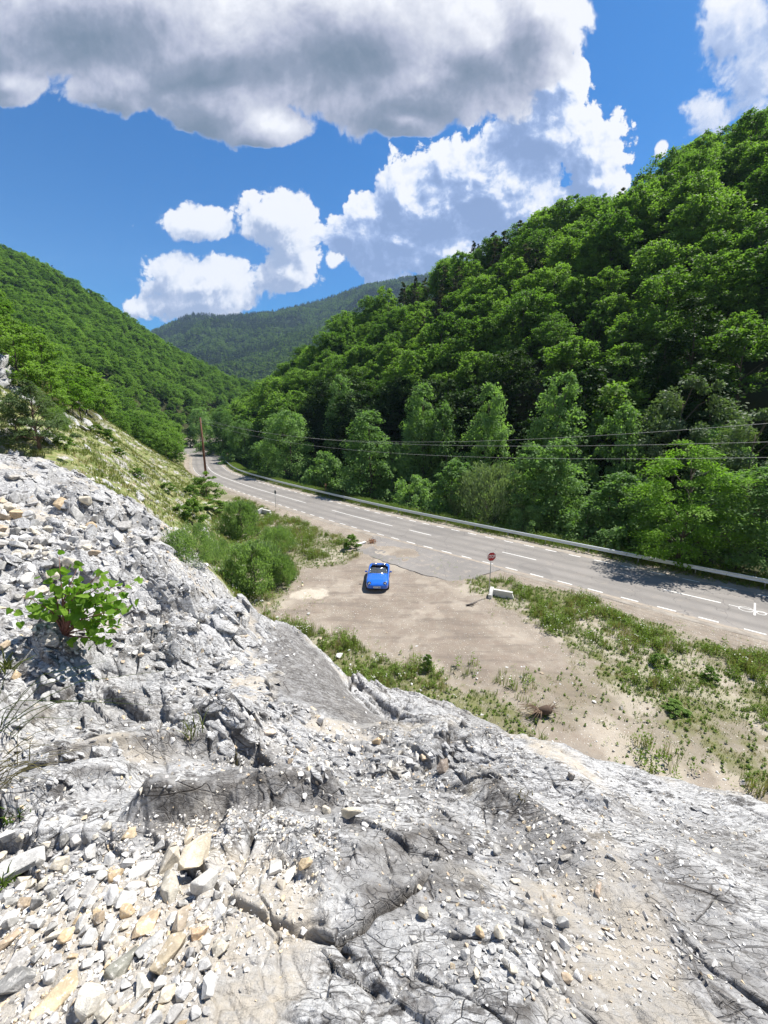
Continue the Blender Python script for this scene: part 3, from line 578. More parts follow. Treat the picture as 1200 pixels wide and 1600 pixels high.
def build_rock():
    az = np.radians(np.concatenate([np.linspace(-66, 66, 900), np.linspace(66, 294, 150)[1:-1]]))
    rr = np.concatenate([np.geomspace(0.35, 1.0, 60)[:-1], np.geomspace(1.0, 9.0, 560)[:-1], np.geomspace(9.0, 34, 260)])
    A, RR = np.meshgrid(az, rr); X = RR * np.sin(A); Y = RR * np.cos(A)
    Z = H0(X, Y); dz, crack, stain, soil = rock_relief(X, Y); rm = rock_m(X, Y)
    Z = Z + dz * rm - 1.15 * (1 - rm)
    nr, nc = X.shape; F = grid_faces(nr, nc, True); keep = (rm.ravel()[F] > 0.02).any(1)
    F = F[keep]; used = np.unique(F); mp = np.full(nr * nc, -1, np.int64); mp[used] = np.arange(len(used))
    V = np.stack([X, Y, Z], -1).reshape(-1, 3)[used]
    o = mesh_np('rocky_slope', V, mp[F], M_ROCK, smooth=True, attrs={'crack': ('POINT', crack.ravel()[used]), 'stain': ('POINT', stain.ravel()[used]), 'soil': ('POINT', soil.ravel()[used])})
    tag(o, 'fractured white and grey marble rock slope in the foreground', 'rock slope', kind='structure')
build_rock()
# ------------------------------------------------------------ road
def asphalt(name, base, dust):
    m, N = mat_new(name); g = N.new('ShaderNodeNewGeometry').outputs['Position']
    n1 = N.noise(g, 0.25, 5, 0.6); n2 = N.noise(g, 60, 3, 0.7)
    c = N.mix(N.mr(n1, 0.3, 0.7), tuple(q * 0.88 for q in base), tuple(q * 1.12 for q in base))
    c = N.mix(N.mr(n2, 0.45, 0.75, 0, 0.5), c, tuple(q * 1.7 for q in base))
    c = N.mix(N.m('MULTIPLY', N.mr(N.noise(g, 1.3, 6, 0.7), 0.50, 0.68), dust), c, (0.36, 0.30, 0.24))
    lane = N.attr('lane'); c = N.mix(N.m('MULTIPLY', N.m('MULTIPLY', lane, N.mr(n1, 0.3, 0.6, 0.4, 1)), 0.42), c, tuple(q * 0.55 for q in base))
    edge = N.attr('edge'); c = N.mix(N.m('MULTIPLY', edge, N.mr(N.noise(g, 2.5, 5, 0.7), 0.35, 0.6, 0.3, 0.95)), c, (0.33, 0.275, 0.215))
    pt = N.m('GREATER_THAN', N.noise(N.v('MULTIPLY', g, (0.6, 0.6, 1)), 0.22, 1, 0.5), 0.60); c = N.mix(N.m('MULTIPLY', pt, 0.22), c, (0.09, 0.086, 0.084))
    cr = N.mr(N.vor(N.v('ADD', g, N.v('SCALE', N.noise(g, 1.5, 3, out='Color'), sc=0.6)), 0.30, 'DISTANCE_TO_EDGE'), 0.0, 0.006, 0.5, 0)
    c = N.mix(cr, c, (0.03, 0.03, 0.03))
    finish(N, c, 0.88, n2, 0.3, 0.01, 0.25); return m
M_ASPH = asphalt('road_asphalt', (0.192, 0.178, 0.164), 0.18); M_APRON = asphalt('worn_asphalt', (0.185, 0.172, 0.160), 0.40)
def paint(name, c, wear=0.5):
    m, N = mat_new(name); g = N.new('ShaderNodeNewGeometry').outputs['Position']
    cc = N.mix(N.mr(N.noise(g, 9, 6, 0.75), 0.46, 0.62, 0, wear), c, (0.24, 0.22, 0.20)); finish(N, cc, 0.8); return m
M_PAINT = paint('road_paint', (0.66, 0.65, 0.62))
AR0, AR1 = ARC[2], ARC[-3]
def strip(name, offs, z0, m, a0=None, a1=None, step=1.0, attrs=None, zf=None):
    ar = np.arange(a0 if a0 is not None else AR0, a1 if a1 is not None else AR1, step); V = []; at = {k: [] for k in (attrs or {})}
    for o_ in offs:
        p = at_road(ar, o_); V.append(np.stack([p[:, 0], p[:, 1], np.full(len(ar), z0) if zf is None else zf(o_, ar)], 1))
        for k, f in (attrs or {}).items(): at[k].append(np.full(len(ar), f(o_)))
    V = np.concatenate(V); return mesh_np(name, V, grid_faces(len(offs), len(ar)), m, smooth=True, attrs={k: ('POINT', np.concatenate(v)) for k, v in at.items()} or None)
LANE = 7.0
lane_f = lambda o: math.exp(-((o - 1.0) / 0.35) ** 2) + math.exp(-((o - 2.6) / 0.35) ** 2) + math.exp(-((o - 4.5) / 0.35) ** 2) + math.exp(-((o - 6.1) / 0.35) ** 2)
road = strip('road', list(np.arange(-0.42, 7.61, 0.2)), 0.020, M_ASPH, attrs={'lane': lane_f, 'edge': lambda o: 1.0 if (o < -0.2 or o > 7.35) else 0.0})
tag(road, 'two-lane grey asphalt road running through the valley', 'road', kind='structure')
def shoulder_mat():
    m, N = mat_new('dusty_shoulder'); g = N.new('ShaderNodeNewGeometry').outputs['Position']
    c = N.mix(N.mr(N.noise(g, 1.2, 6, 0.7), 0.35, 0.65), (0.215, 0.188, 0.158), (0.31, 0.28, 0.24)); c = N.mix(N.mr(N.noise(g, 22, 3, 0.7), 0.55, 0.7, 0, .6), c, (0.17, 0.14, 0.11))
    finish(N, c, 0.95, N.noise(g, 30, 3), 0.6, 0.02); return m
M_SHLD = shoulder_mat()
sh = strip('road_shoulder', [-0.85, -0.7, -0.55, -0.38], 0.0, M_SHLD, zf=lambda o, ar: 0.016 - 0.035 * max(0, -o - 0.7) + 0 * ar - (fbm(ar * 0.9, ar * 0 + o * 3, 3, 9) * 0.05 if o < -0.8 else 0))
tag(sh, 'pale dusty strip along the near road edge', 'road shoulder', kind='structure')
sh2 = strip('road_verge', [7.58, 7.9, 8.3], 0.0, M_SHLD, zf=lambda o, ar: 0.016 - 0.03 * (o - 7.6) + 0 * ar)
tag(sh2, 'pale dusty strip between road and guardrail', 'road verge', kind='structure')
# markings: dashed edge lines, long dashes on the centre line, a solid stretch further up
def arc_of(u, v):
    x, y = G(u, v); rd, a = road_d(np.array([x]), np.array([y])); return float(a[0])
mv, mf = [], []
def dash(off, a0, a1, w):
    ar = np.linspace(a0, a1, max(2, int((a1 - a0) / 1.5) + 1)); n0 = sum(len(q) for q in mv)
    p = at_road(ar, off - w / 2); q = at_road(ar, off + w / 2); V = np.concatenate([np.column_stack([p, np.full(len(ar), 0.0245)]), np.column_stack([q, np.full(len(ar), 0.0245)])])
    mv.append(V); mf.append(grid_faces(2, len(ar)) + n0)
rng = np.random.default_rng(5)
for k in range(-14, 60):
    a = 129.31 + 2.13 * k; j = rng.uniform(-0.04, 0.04, 2)
    if a < 240: dash(0.02, a + j[0], a + 1.03 + j[1], 0.14)
for k in range(-14, 60):
    a = 128.66 + 2.13 * k; j = rng.uniform(-0.04, 0.04, 2)
    if a < 240: dash(LANE + 0.02, a + j[0], a + 1.03 + j[1], 0.14)
for a, b, w in [(107.3, 110.4, .13), (119.4, 122.5, .13), (123.0, 126.3, .07), (127.2, 131.1, .07), (131.5, 134.7, .13), (144.1, 147.3, .13), (155.5, 158.6, .13), (161.2, 173.0, .12), (179.6, 240, .12), (243, 246, .12), (255, 258, .12), (267, 270, .12)]: dash(3.55, a, b, w)
o = mesh_np('road_markings', np.concatenate(mv), np.concatenate(mf), M_PAINT); tag(o, 'white dashed edge lines and centre line painted on the asphalt', 'road markings', kind='structure')
# spray-painted survey marks on the near lane
def spray(name, px_pts, w, closed=False):
    pts = [np.array(G(u, v)) for u, v in px_pts]
    if closed: pts.append(pts[0])
    V = []; 
    for i, p in enumerate(pts):
        d = pts[min(i + 1, len(pts) - 1)] - pts[max(i - 1, 0)]; d = d / (np.linalg.norm(d) + 1e-9); nn = np.array([-d[1], d[0]])
        V += [(*(p - nn * w / 2), 0.029), (*(p + nn * w / 2), 0.029)]
    return V, [(2 * i, 2 * i + 1, 2 * i + 3, 2 * i + 2) for i in range(len(pts) - 1)]
SV, SF = [], []
def ell(cu, cv, ru, rv, a0=0, a1=360, tilt=0.22): return [(cu + ru * math.cos(R(t)), cv + rv * math.sin(R(t)) + tilt * ru * math.cos(R(t))) for t in range(a0, a1 + 1, 20)]
for pts, w in (([(1179.5, 943), (1179, 962)], .10), (ell(1165.5, 952.5, 11.5, 3.4, 20, 330), .05), (ell(1189.5, 958.5, 7.5, 2.6, 0, 360), .05), ([(1155, 949), (1178, 954)], .05)):
    V, F = spray('', pts, w); SF += [[q + len(SV) for q in f] for f in F]; SV += V
o = mesh_np('spray_paint_marks', SV, np.array(SF), M_PAINT); tag(o, 'white spray-painted cross and loops on the near lane', 'road markings', kind='structure')
# worn asphalt apron from the road into the lay-by
ap = gpoly([(582, 836), (700, 866), (790, 888.5), (775, 893), (752, 899), (738, 909), (727, 913.5), (700, 907), (660, 897), (620, 884), (590, 873), (556, 862), (560, 854), (578, 846)])
def poly_sheet(name, poly, z, m, step=0.35, jit=0.12):
    ps = []; n = len(poly)
    for i in range(n):
        a = np.array(poly[i]); b = np.array(poly[(i + 1) % n]); k = max(1, int(np.linalg.norm(b - a) / step))
        for j in range(k): ps.append(a + (b - a) * j / k)
    ps = np.array(ps); ps = ps + (np.stack([fbm(ps[:, 0] * 2, ps[:, 1] * 2, 3, 401), fbm(ps[:, 0] * 2, ps[:, 1] * 2, 3, 411)], 1) - 0.5) * jit * 3
    me = bpy.data.meshes.new(name); nn = len(ps)
    V = [(p[0], p[1], z) for p in ps] + [(p[0], p[1], z - 0.09) for p in ps]
    F = [tuple(range(nn))] + [(i, i + nn, (i + 1) % nn + nn, (i + 1) % nn) for i in range(nn)]
    me.from_pydata(V, [], F); me.update(); me.materials.append(m); o = bpy.data.objects.new(name, me); col.objects.link(o); return o
o = poly_sheet('asphalt_apron', ap, 0.0255 - 0.009, M_APRON); tag(o, 'worn pale asphalt patch where the lay-by joins the road', 'asphalt apron', kind='structure')
# ------------------------------------------------------------ foliage
def leaf_material(name, c0, c1, trans=0.35, tint=(1.1, 1.3, 0.5), rough=0.6, spec=0.10):
    """c0..c1: the range between darker and lighter leaves of this kind"""
    m, N = mat_new(name)
    oi = N.new('ShaderNodeObjectInfo').outputs['Random']; g = N.new('ShaderNodeNewGeometry').outputs['Position']
    f = N.m('ADD', N.m('MULTIPLY', N.attr('var'), 0.55), N.m('ADD', N.m('MULTIPLY', oi, 0.60), N.m('MULTIPLY', N.noise(g, 0.10, 2), 0.25)), clamp=True)
    f = N.m('SUBTRACT', f, 0.20, clamp=True)
    c = N.mix(f, c0, c1)
    p = N.new('ShaderNodeBsdfPrincipled'); N.l.new(c, p.inputs['Base Color']); p.inputs['Roughness'].default_value = rough; p.inputs['Specular IOR Level'].default_value = spec
    t = N.new('ShaderNodeBsdfTranslucent'); N.l.new(N.mix(1.0, c, tint, 'MULTIPLY'), t.inputs['Color'])
    mx = N.new('ShaderNodeMixShader'); mx.inputs[0].default_value = trans; N.l.new(p.outputs[0], mx.inputs[1]); N.l.new(t.outputs[0], mx.inputs[2])
    o = N.new('ShaderNodeOutputMaterial'); N.l.new(mx.outputs[0], o.inputs['Surface']); return m
M_BEECH = leaf_material('beech_leaves', (0.060, 0.130, 0.025), (0.225, 0.345, 0.075), 0.48)
M_RIVER = leaf_material('alder_leaves', (0.085, 0.165, 0.050), (0.250, 0.380, 0.140), 0.46)
M_SHADY = leaf_material('shade_darkened_leaves', (0.018, 0.045, 0.010), (0.055, 0.100, 0.018), 0.28)  # darkened leaf green: the shade at the hill foot is put into the colour
M_SILVER = leaf_material('silvery_leaves', (0.080, 0.125, 0.055), (0.220, 0.280, 0.145), 0.34, rough=0.5)
M_ACACIA = leaf_material('acacia_leaves', (0.100, 0.205, 0.025), (0.250, 0.400, 0.060), 0.48)
M_NEEDLE = leaf_material('pine_needles', (0.022, 0.045, 0.016), (0.060, 0.085, 0.034), 0.15)
M_DEAD = leaf_material('grey_green_needles', (0.070, 0.078, 0.050), (0.150, 0.150, 0.100), 0.25)
M_PINEL = leaf_material('open_pine_needles', (0.065, 0.105, 0.045), (0.160, 0.215, 0.100), 0.40)
M_FARLEAF = leaf_material('distant_leaves', (0.065, 0.120, 0.026), (0.170, 0.245, 0.055), 0.40)
M_FARPINE = leaf_material('distant_needles_and_shade', (0.028, 0.052, 0.022), (0.060, 0.095, 0.038), 0.22)  # dark spruce green; massed high up it stands in for a cloud shadow
M_SHRUB = leaf_material('shrub_leaves', (0.080, 0.155, 0.028), (0.200, 0.300, 0.070), 0.45)
M_SHRUBG = leaf_material('broom_shrub_leaves', (0.140, 0.215, 0.080), (0.300, 0.400, 0.170), 0.52)
M_WEED = leaf_material('weed_leaves', (0.090, 0.155, 0.024), (0.240, 0.320, 0.070), 0.40)
M_DRY = leaf_material('dry_grass', (0.20, 0.175, 0.075), (0.40, 0.33, 0.16), 0.30)
M_GRASS = leaf_material('grass_blades', (0.090, 0.130, 0.028), (0.250, 0.260, 0.085), 0.36)
M_POPLAR = leaf_material('sapling_leaves', (0.12, 0.23, 0.030), (0.30, 0.44, 0.075), 0.55, rough=0.35)
M_BARK = simple('grey_bark', (0.085, 0.070, 0.055), 0.9, var=0.4, vs=4, bs=0.6); M_BARKP = simple('pine_bark', (0.13, 0.085, 0.06), 0.9, var=0.4, vs=4, bs=0.6)
def unit(v): return v / (np.linalg.norm(v, axis=-1, keepdims=True) + 1e-9)
def leaves(rg, C, D, Nn, L, W):
    """flat pointed leaf sprays: centres, directions, normals, lengths, widths"""
    D = unit(D); S = unit(np.cross(D, Nn)); L = L[:, None]; W = W[:, None]
    a = C - D * L * .5; b = C + S * W * .5 + D * L * 0.05; c = C + D * L * .5; d = C - S * W * .5 + D * L * 0.05
    V = np.stack([a, b, c, d], 1).reshape(-1, 3); return V, np.arange(len(C) * 4).reshape(-1, 4)
def crown_leaves(rg, kind, H_, Rr, ncl, nl, lf):
    """crown of leaf clumps in the volume: kinds broad, cone, round, pine, willow, acacia. Returns verts, faces, var, clump centres"""
    # clump centres
    u = rg.uniform(0, 1, ncl); th = rg.uniform(0, 2 * math.pi, ncl) ; lean = rg.normal(0, 0.06, 2)
    if kind in ('cone', 'pine', 'spruce'):
        zf = rg.beta(1.15, 1.35, ncl); prof = (1 - zf) ** (0.75 if kind != 'spruce' else 0.95) * (0.55 + 0.45 * np.minimum(1, zf / 0.12)) + 0.06
    elif kind == 'acacia': zf = rg.beta(1.4, 1.2, ncl); prof = np.sin(math.pi * np.clip(zf * 0.86 + 0.12, 0, 1)) ** 0.6
    elif kind == 'oval': zf = rg.beta(1.15, 1.15, ncl); prof = (1 - zf) ** 0.47 * np.minimum(1, (zf + 0.22) / 0.42) + 0.05
    else: zf = rg.beta(1.5, 1.15, ncl); prof = np.sqrt(np.clip(1 - ((zf - 0.42) / 0.60) ** 2, 0.02, 1))
    lob = 1 + 0.24 * np.sin(th * 3 + rg.uniform(0, 6)) + 0.14 * np.sin(th * 5 + rg.uniform(0, 6) + zf * 5)
    rad = Rr * prof * lob * (0.35 + 0.65 * u ** 0.45)
    C = np.stack([np.cos(th) * rad, np.sin(th) * rad, zf * H_], 1); C[:, 0] += lean[0] * C[:, 2]; C[:, 1] += lean[1] * C[:, 2]
    out = unit(np.stack([np.cos(th), np.sin(th), 0.15 + 0 * th], 1))
    # every clump is a flattened drooping spray
    if kind == 'beech': fl = 1; cr = Rr * 0.27
    elif kind in ('broad', 'oval'): fl = 0.62; cr = Rr * 0.24
    elif kind == 'round': fl = 0.6; cr = Rr * 0.30
    elif kind == 'acacia': fl = 0.42; cr = Rr * 0.27
    elif kind == 'willow': fl = 1.1; cr = Rr * 0.24
    elif kind == 'spruce': fl = 0.3; cr = Rr * 0.34
    elif kind == 'pine': fl = 0.55; cr = Rr * 0.24
    else: fl = 0.5; cr = Rr * 0.30
    crs = cr * rg.uniform(0.6, 1.25, ncl) * (0.6 + 0.4 * prof)
    ci = rg.integers(0, ncl, ncl * nl); k = len(ci)
    e = unit(rg.normal(0, 1, (k, 3))) * (rg.uniform(0, 1, (k, 1)) ** 0.42)
    o = out[ci]; along = (e * o).sum(1)
    e = e + o * 0.45 * along[:, None].clip(0)                        # drawn out away from the trunk
    if kind == 'beech':                                              # sprays that rise outwards, like open fans
        ax = unit(out + np.array([0, 0, 0.75]) + rg.normal(0, 0.30, (ncl, 3)))[ci]; e2 = unit(rg.normal(0, 1, (k, 3))) * (rg.uniform(0, 1, (k, 1)) ** 0.45); al = (e2 * ax).sum(1)[:, None]
        P = ((e2 - ax * al) * 0.50 * (1.15 - 0.55 * (al + 1) / 2 * 1.6).clip(0.15, 1.2) + ax * al * 1.15) * crs[ci][:, None]; X = C[ci] + P
        D = ax * 0.9 + unit(P) * 0.5 + rg.normal(0, 0.35, (k, 3)); Nn = unit(np.tile([0, 0, 1.0], (k, 1)) * 0.8 + o * 0.3 + rg.normal(0, 0.55, (k, 3)))
        L = lf * rg.uniform(0.65, 1.4, k); V, F = leaves(rg, X, D, Nn, L, L * 0.55); var = np.clip(0.5 + rg.normal(0, 0.14, k) + (rg.uniform(-0.25, 0.25, ncl))[ci] + 0.12 * al[:, 0], 0, 1); return V, F, var, C, crs
    P = e * crs[ci][:, None]; P[:, 2] *= fl; P[:, 2] -= (0.35 if kind != 'broad' else 0.16) * (np.hypot(P[:, 0], P[:, 1]) ** 2) / (crs[ci] + 1e-6) * (0.7 if kind != 'willow' else 0.2)
    X = C[ci] + P
    D = o * 0.8 + unit(P) * 0.7 + rg.normal(0, 0.45, (k, 3)); D[:, 2] -= 0.35
    if kind == 'willow': D = o * .35 + rg.normal(0, .3, (k, 3)); D[:, 2] += 0.9
    Nn = unit(np.stack([0 * e[:, 0], 0 * e[:, 0], np.ones(k)], 1) * 0.9 + o * 0.35 + rg.normal(0, 0.45, (k, 3)))
    L = lf * rg.uniform(0.65, 1.4, k); W = L * (0.62 if kind not in ('pine', 'willow', 'spruce') else 0.30)
    V, F = leaves(rg, X, D, Nn, L, W)
    var = np.clip(0.5 + rg.normal(0, 0.16, k) + (rg.uniform(-0.25, 0.25, ncl))[ci], 0, 1)
    return V, F, var, C, crs
def trunk_mesh(rg, H_, r0, C, nb=9, start=0.12, top=0.86):
    m = MB(); n = 7; ph = rg.uniform(0, 6); pts = [(0.03 * H_ * math.sin(i * .7 + ph) * (i / n), 0.03 * H_ * math.cos(i * .9 + ph) * (i / n), H_ * top * i / n - (0.4 if i == 0 else 0)) for i in range(n + 1)]
    m.tube(pts, [r0 * (1.35 if i == 0 else 1) * (1 - 0.85 * i / n) for i in range(n + 1)], 7)
    idx = rg.choice(len(C), min(nb, len(C)), replace=False)
    for i in idx:
        c = C[i]; zb = max(start * H_, c[2] - 0.55 * math.hypot(c[0], c[1]) - 0.05 * H_); zb = min(zb, H_ * top * 0.93); q = zb / (H_ * top) * n; j = min(int(q), n - 1)
        b = Vector(pts[j]).lerp(Vector(pts[j + 1]), q - j); e = Vector(c); mid = b.lerp(e, 0.5) + Vector((0, 0, 0.04 * H_)); rb = r0 * 0.42 * (1 - 0.6 * zb / H_)
        m.tube([b, mid, e], [rb, rb * 0.6, rb * 0.18], 5, cap=False)
    return m
TREES = {}
def tree_proto(key, kind, H_, Rr, ncl, nl, lf, ml, mb, seed, r0=None, crown0=0.12, nb=9):
    """first tree of a kind: returns data to be linked as crown and trunk; H_ total height, crown starts at crown0*H_"""
    rg = np.random.default_rng(seed); ch = H_ * (1 - crown0)
    V, F, var, C, crs = crown_leaves(rg, kind, ch, Rr, ncl, nl, lf); V[:, 2] += crown0 * H_; C[:, 2] += crown0 * H_
    V[:, 2] -= max(0, V[:, 2].max() - H_) * 0.5
    TREES[key] = dict(V=V, F=F, var=var, ml=ml, mb=mb, trunk=trunk_mesh(rg, H_, r0 or H_ * 0.016, C, nb), H=H_, R=Rr, crown=None, tr=None)
def plant_tree(key, loc, rz, sc, name, label, cat, group=None, parts=('crown', 'trunk'), szx=1.0):
    t = TREES[key]; e = empty(name, loc, rz); e.scale = (sc * szx, sc * szx, sc)
    if t['crown'] is None:
        t['crown'] = mesh_np(parts[0], t['V'], t['F'], t['ml'], e, attrs={'var': ('FACE', t['var'])}); t['tr'] = t['trunk'].build(parts[1], t['mb'], e, True)
    else:
        for k in ('crown', 'tr'):
            c = t[k].copy(); c.parent = e; c.name = t[k].name.split('.')[0]; col.objects.link(c)
    tag(e, label, cat, group); return e
# kinds: hillside
tree_proto('beech_a', 'broad', 12, 4.7, 120, 56, 0.45, M_BEECH, M_BARK, 11, crown0=0.18)
tree_proto('beech_b', 'broad', 11, 4.0, 100, 56, 0.43, M_BEECH, M_BARK, 12, crown0=0.15)
tree_proto('beech_c', 'broad', 13, 5.3, 145, 54, 0.46, M_BEECH, M_BARK, 13, crown0=0.2)
tree_proto('beech_d', 'broad', 13, 3.7, 95, 56, 0.43, M_BEECH, M_BARK, 14, crown0=0.15)
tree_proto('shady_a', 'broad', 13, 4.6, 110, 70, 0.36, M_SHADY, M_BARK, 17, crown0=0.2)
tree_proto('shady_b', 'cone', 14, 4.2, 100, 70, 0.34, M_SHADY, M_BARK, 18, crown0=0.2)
tree_proto('pine_hill', 'pine', 14, 2.5, 44, 60, 0.55, M_NEEDLE, M_BARKP, 15, crown0=0.25)
tree_proto('grey_hill', 'cone', 13, 2.2, 36, 46, 0.50, M_DEAD, M_BARK, 16, crown0=0.2)
# kinds: along the river
tree_proto('alder_a', 'oval', 11.5, 3.9, 170, 82, 0.27, M_RIVER, M_BARK, 21, crown0=0.08, nb=16)
tree_proto('alder_b', 'broad', 11, 4.4, 180, 84, 0.27, M_RIVER, M_BARK, 22, crown0=0.06, nb=16)
tree_proto('alder_c', 'oval', 9, 3.3, 130, 84, 0.26, M_RIVER, M_BARK, 23, crown0=0.04, nb=14)
tree_proto('willow', 'willow', 7, 3.6, 90, 120, 0.30, M_SILVER, M_BARK, 24, crown0=0.02, nb=20)
tree_proto('silver', 'broad', 13, 4.6, 80, 140, 0.30, M_SILVER, M_BARK, 25, crown0=0.1, nb=16)
tree_proto('acacia', 'acacia', 12, 4.4, 110, 170, 0.22, M_ACACIA, M_BARK, 26, crown0=0.03, nb=24)
tree_proto('thicket', 'round', 4, 2.6, 40, 130, 0.24, M_RIVER, M_BARK, 27, crown0=0.0, nb=10)
def n_line(u, vtop, n):
    """place at perpendicular distance n from the slope line under photo column u, and the height of a tree whose top shows at row vtop there"""
    a = ray(u, vtop); t = n / (NX * a[0] + NY * a[1]); return a[0] * t, a[1] * t, CH + a[2] * t
TREE_KIND_LABEL = {}
river = [  # key, column, top row, n distance, width scale, name, label
 ('alder_b', 452, 640, 52, 1.0, 'tree', 'largest rounded green tree behind the guardrail, right of the wooden pole'),
 ('alder_b', 415, 690, 53, 0.7, 'tree', 'low leafy tree filling in left of the large rounded roadside tree'),
 ('thicket', 500, 705, 49, 1.3, 'tree', 'bushy green tree beside the brown marker post behind the guardrail'),
 ('alder_a', 578, 640, 48, 1.15, 'tree', 'tall pointed dark green tree standing just right of the brown marker post'),
 ('alder_a', 663, 597, 57, 0.95, 'tree', 'tall light green pointed tree left of the pair at the wood edge'),
 ('alder_c', 700, 625, 56, 0.8, 'tree', 'narrow green tree squeezed between two taller pointed trees'),
 ('alder_a', 765, 598, 57, 0.85, 'tree', 'tall pointed tree with bare lower branches at the foot of the dark wood'),
 ('alder_a', 883, 580, 57, 1.0, 'tree', 'tall pale-tipped conical tree in the middle of the dark lower wood'),
 ('alder_c', 990, 625, 56, 0.7, 'tree', 'small green tree against the dark wood left of the silvery tree'),
 ('silver', 1075, 590, 57, 0.8, 'tree', 'silvery green round-headed tree behind the bright acacia-like tree'),
 ('silver', 1190, 640, 50, 0.75, 'tree', 'grey-green tree cut off by the right edge of the view'),
 ('alder_a', 533, 585, 62, 0.8, 'tree', 'dark slender tree rising behind the large rounded roadside tree'),
 ('alder_c', 612, 690, 50, 0.6, 'tree', 'green sapling at the right foot of the tall pointed dark tree'),
 ('thicket', 640, 742, 44.5, 0.9, 'bush', 'low rounded green bush just behind the guardrail right of the tall dark tree'),
 ('alder_c', 708, 714, 46, 0.95, 'tree', 'small pointed green tree beside the silvery willow'),
 ('willow', 768, 722, 45.5, 0.95, 'willow', 'grey-green feathery willow behind the guardrail'),
 ('alder_c', 842, 690, 46.5, 1.0, 'tree', 'bright green leafy tree immediately right of the silvery willow'),
 ('alder_a', 880, 684, 46.5, 0.8, 'tree', 'leafy green tree with twin tips behind the guardrail above the stop sign'),
 ('alder_c', 962, 733, 46, 1.1, 'tree', 'wide low green tree above the middle of the near guardrail'),
 ('thicket', 1000, 775, 43.5, 1.1, 'bush', 'leafy dark bush left of the bright yellow-green tree'),
 ('thicket', 920, 790, 42.5, 0.9, 'bush', 'spreading leafy bush close behind the guardrail under the wide low tree'),
 ('thicket', 820, 790, 42, 0.55, 'bush', 'small dark bush in front of the two leafy trees above the stop sign'),
 ('acacia', 1092, 688, 40.8, 0.74, 'tree', 'bright yellow-green feathery tree overhanging the guardrail and shading the road'),
 ('alder_b', 1185, 730, 43, 0.8, 'tree', 'leafy green tree at the right edge behind the white delineator post'),
 ('alder_b', 343, 640, 67, 0.8, 'tree', 'green tree behind the wooden utility pole'),
 ('alder_b', 380, 655, 60, 0.75, 'tree', 'medium green tree just right of the wooden utility pole'),
 ('alder_b', 308, 636, 80, 0.9, 'tree', 'green tree left of the wooden pole where the road bends away'),
 ('thicket', 360, 700, 56, 1.2, 'bush', 'dense green bush behind the guardrail right of the wooden pole'),
 ('thicket', 326, 690, 65, 1.4, 'bush', 'dark bush shading the far guardrail behind the wooden pole'),
 ('alder_c', 295, 668, 76, 0.9, 'tree', 'dark green tree overhanging the far end of the guardrail'),
 ('alder_b', 283, 650, 105, 0.8, 'tree', 'pale green tree beyond the road bend'),
 ('alder_c', 640, 655, 60, 0.7, 'tree', 'small shaded tree behind and left of the tall light green pointed tree'),
 ('alder_c', 935, 640, 59, 0.6, 'tree', 'shaded slim tree right of the tall pale-tipped conical tree'),
 ('alder_b', 1130, 660, 56, 0.6, 'tree', 'shaded tree between the silvery tree and the right edge'),
]
OCC = []
rgt = np.random.default_rng(77)
for key, u, vt, n, wsc, nm, lab in river:
    x, y, zt = n_line(u, vt, n); zg = H1(x, y); h = zt - zg; t = TREES[key]; sc = h / t['H']
    name = {'bush': 'bush', 'willow': 'willow_tree'}.get(nm, 'broadleaf_tree')
    plant_tree(key, (x, y, zg - 0.05), rgt.uniform(0, 6.28), sc, name, lab, {'bush': 'bush', 'willow': 'willow'}.get(nm, 'tree'), 'trees and bushes behind the guardrail', ('foliage', 'stems') if nm == 'bush' else ('crown', 'trunk'), szx=np.clip(wsc * 1.22 / sc * (1.0 if True else 1), 0.55, 1.9))
    OCC.append((x, y))
# ---- hillside woods: places on a jittered grid in hill coordinates
def place_woods():
    rg = np.random.default_rng(3); out = []
    # right hill
    step = 5.6
    nn, ss = np.meshgrid(np.arange(50, 215, step), np.arange(-75, 262, step)); nn = (nn + rg.uniform(-.42, .42, nn.shape) * step).ravel(); ss = (ss + rg.uniform(-.42, .42, ss.shape) * step).ravel()
    x = NX * nn - NY * ss; y = NY * nn + NX * ss
    rd, _ = road_d(x, y); z = H0(x, y); rh = right_hill(x, y)
    u, v = to_px(x, y, z + 8); ok = (rd > 14.5) & (rh > -2.0) & (u > -60) & (u < 1270) & (y > 5) & (np.hypot(x, y) < 420)
    out.append(np.stack([x, y, z, 0 * x], 1)[ok])
    # left hillside
    xx, yy = np.meshgrid(np.arange(-420, 10, step), np.arange(30, 520, step)); xx = (xx + rg.uniform(-.42, .42, xx.shape) * step).ravel(); yy = (yy + rg.uniform(-.42, .42, yy.shape) * step).ravel()
    rd, _ = road_d(xx, yy); z = H0(xx, yy); u, v = to_px(xx, yy, z + 8); s_ = -NY * xx + NX * yy
    tre = (sstep(s_, 84, 100) > 0.4) | ((z > 12.0) & (yy > 36 + 0.0 * xx))
    ok = (rd < -3.5) & tre & (u > -50) & (u < 470) & (np.hypot(xx, yy) < 560) & (z > 0.6)
    out.append(np.stack([xx, yy, z, 0 * xx + 1], 1)[ok])
    # far bank flats around the bend
    a = np.concatenate(out); return a
W = place_woods()
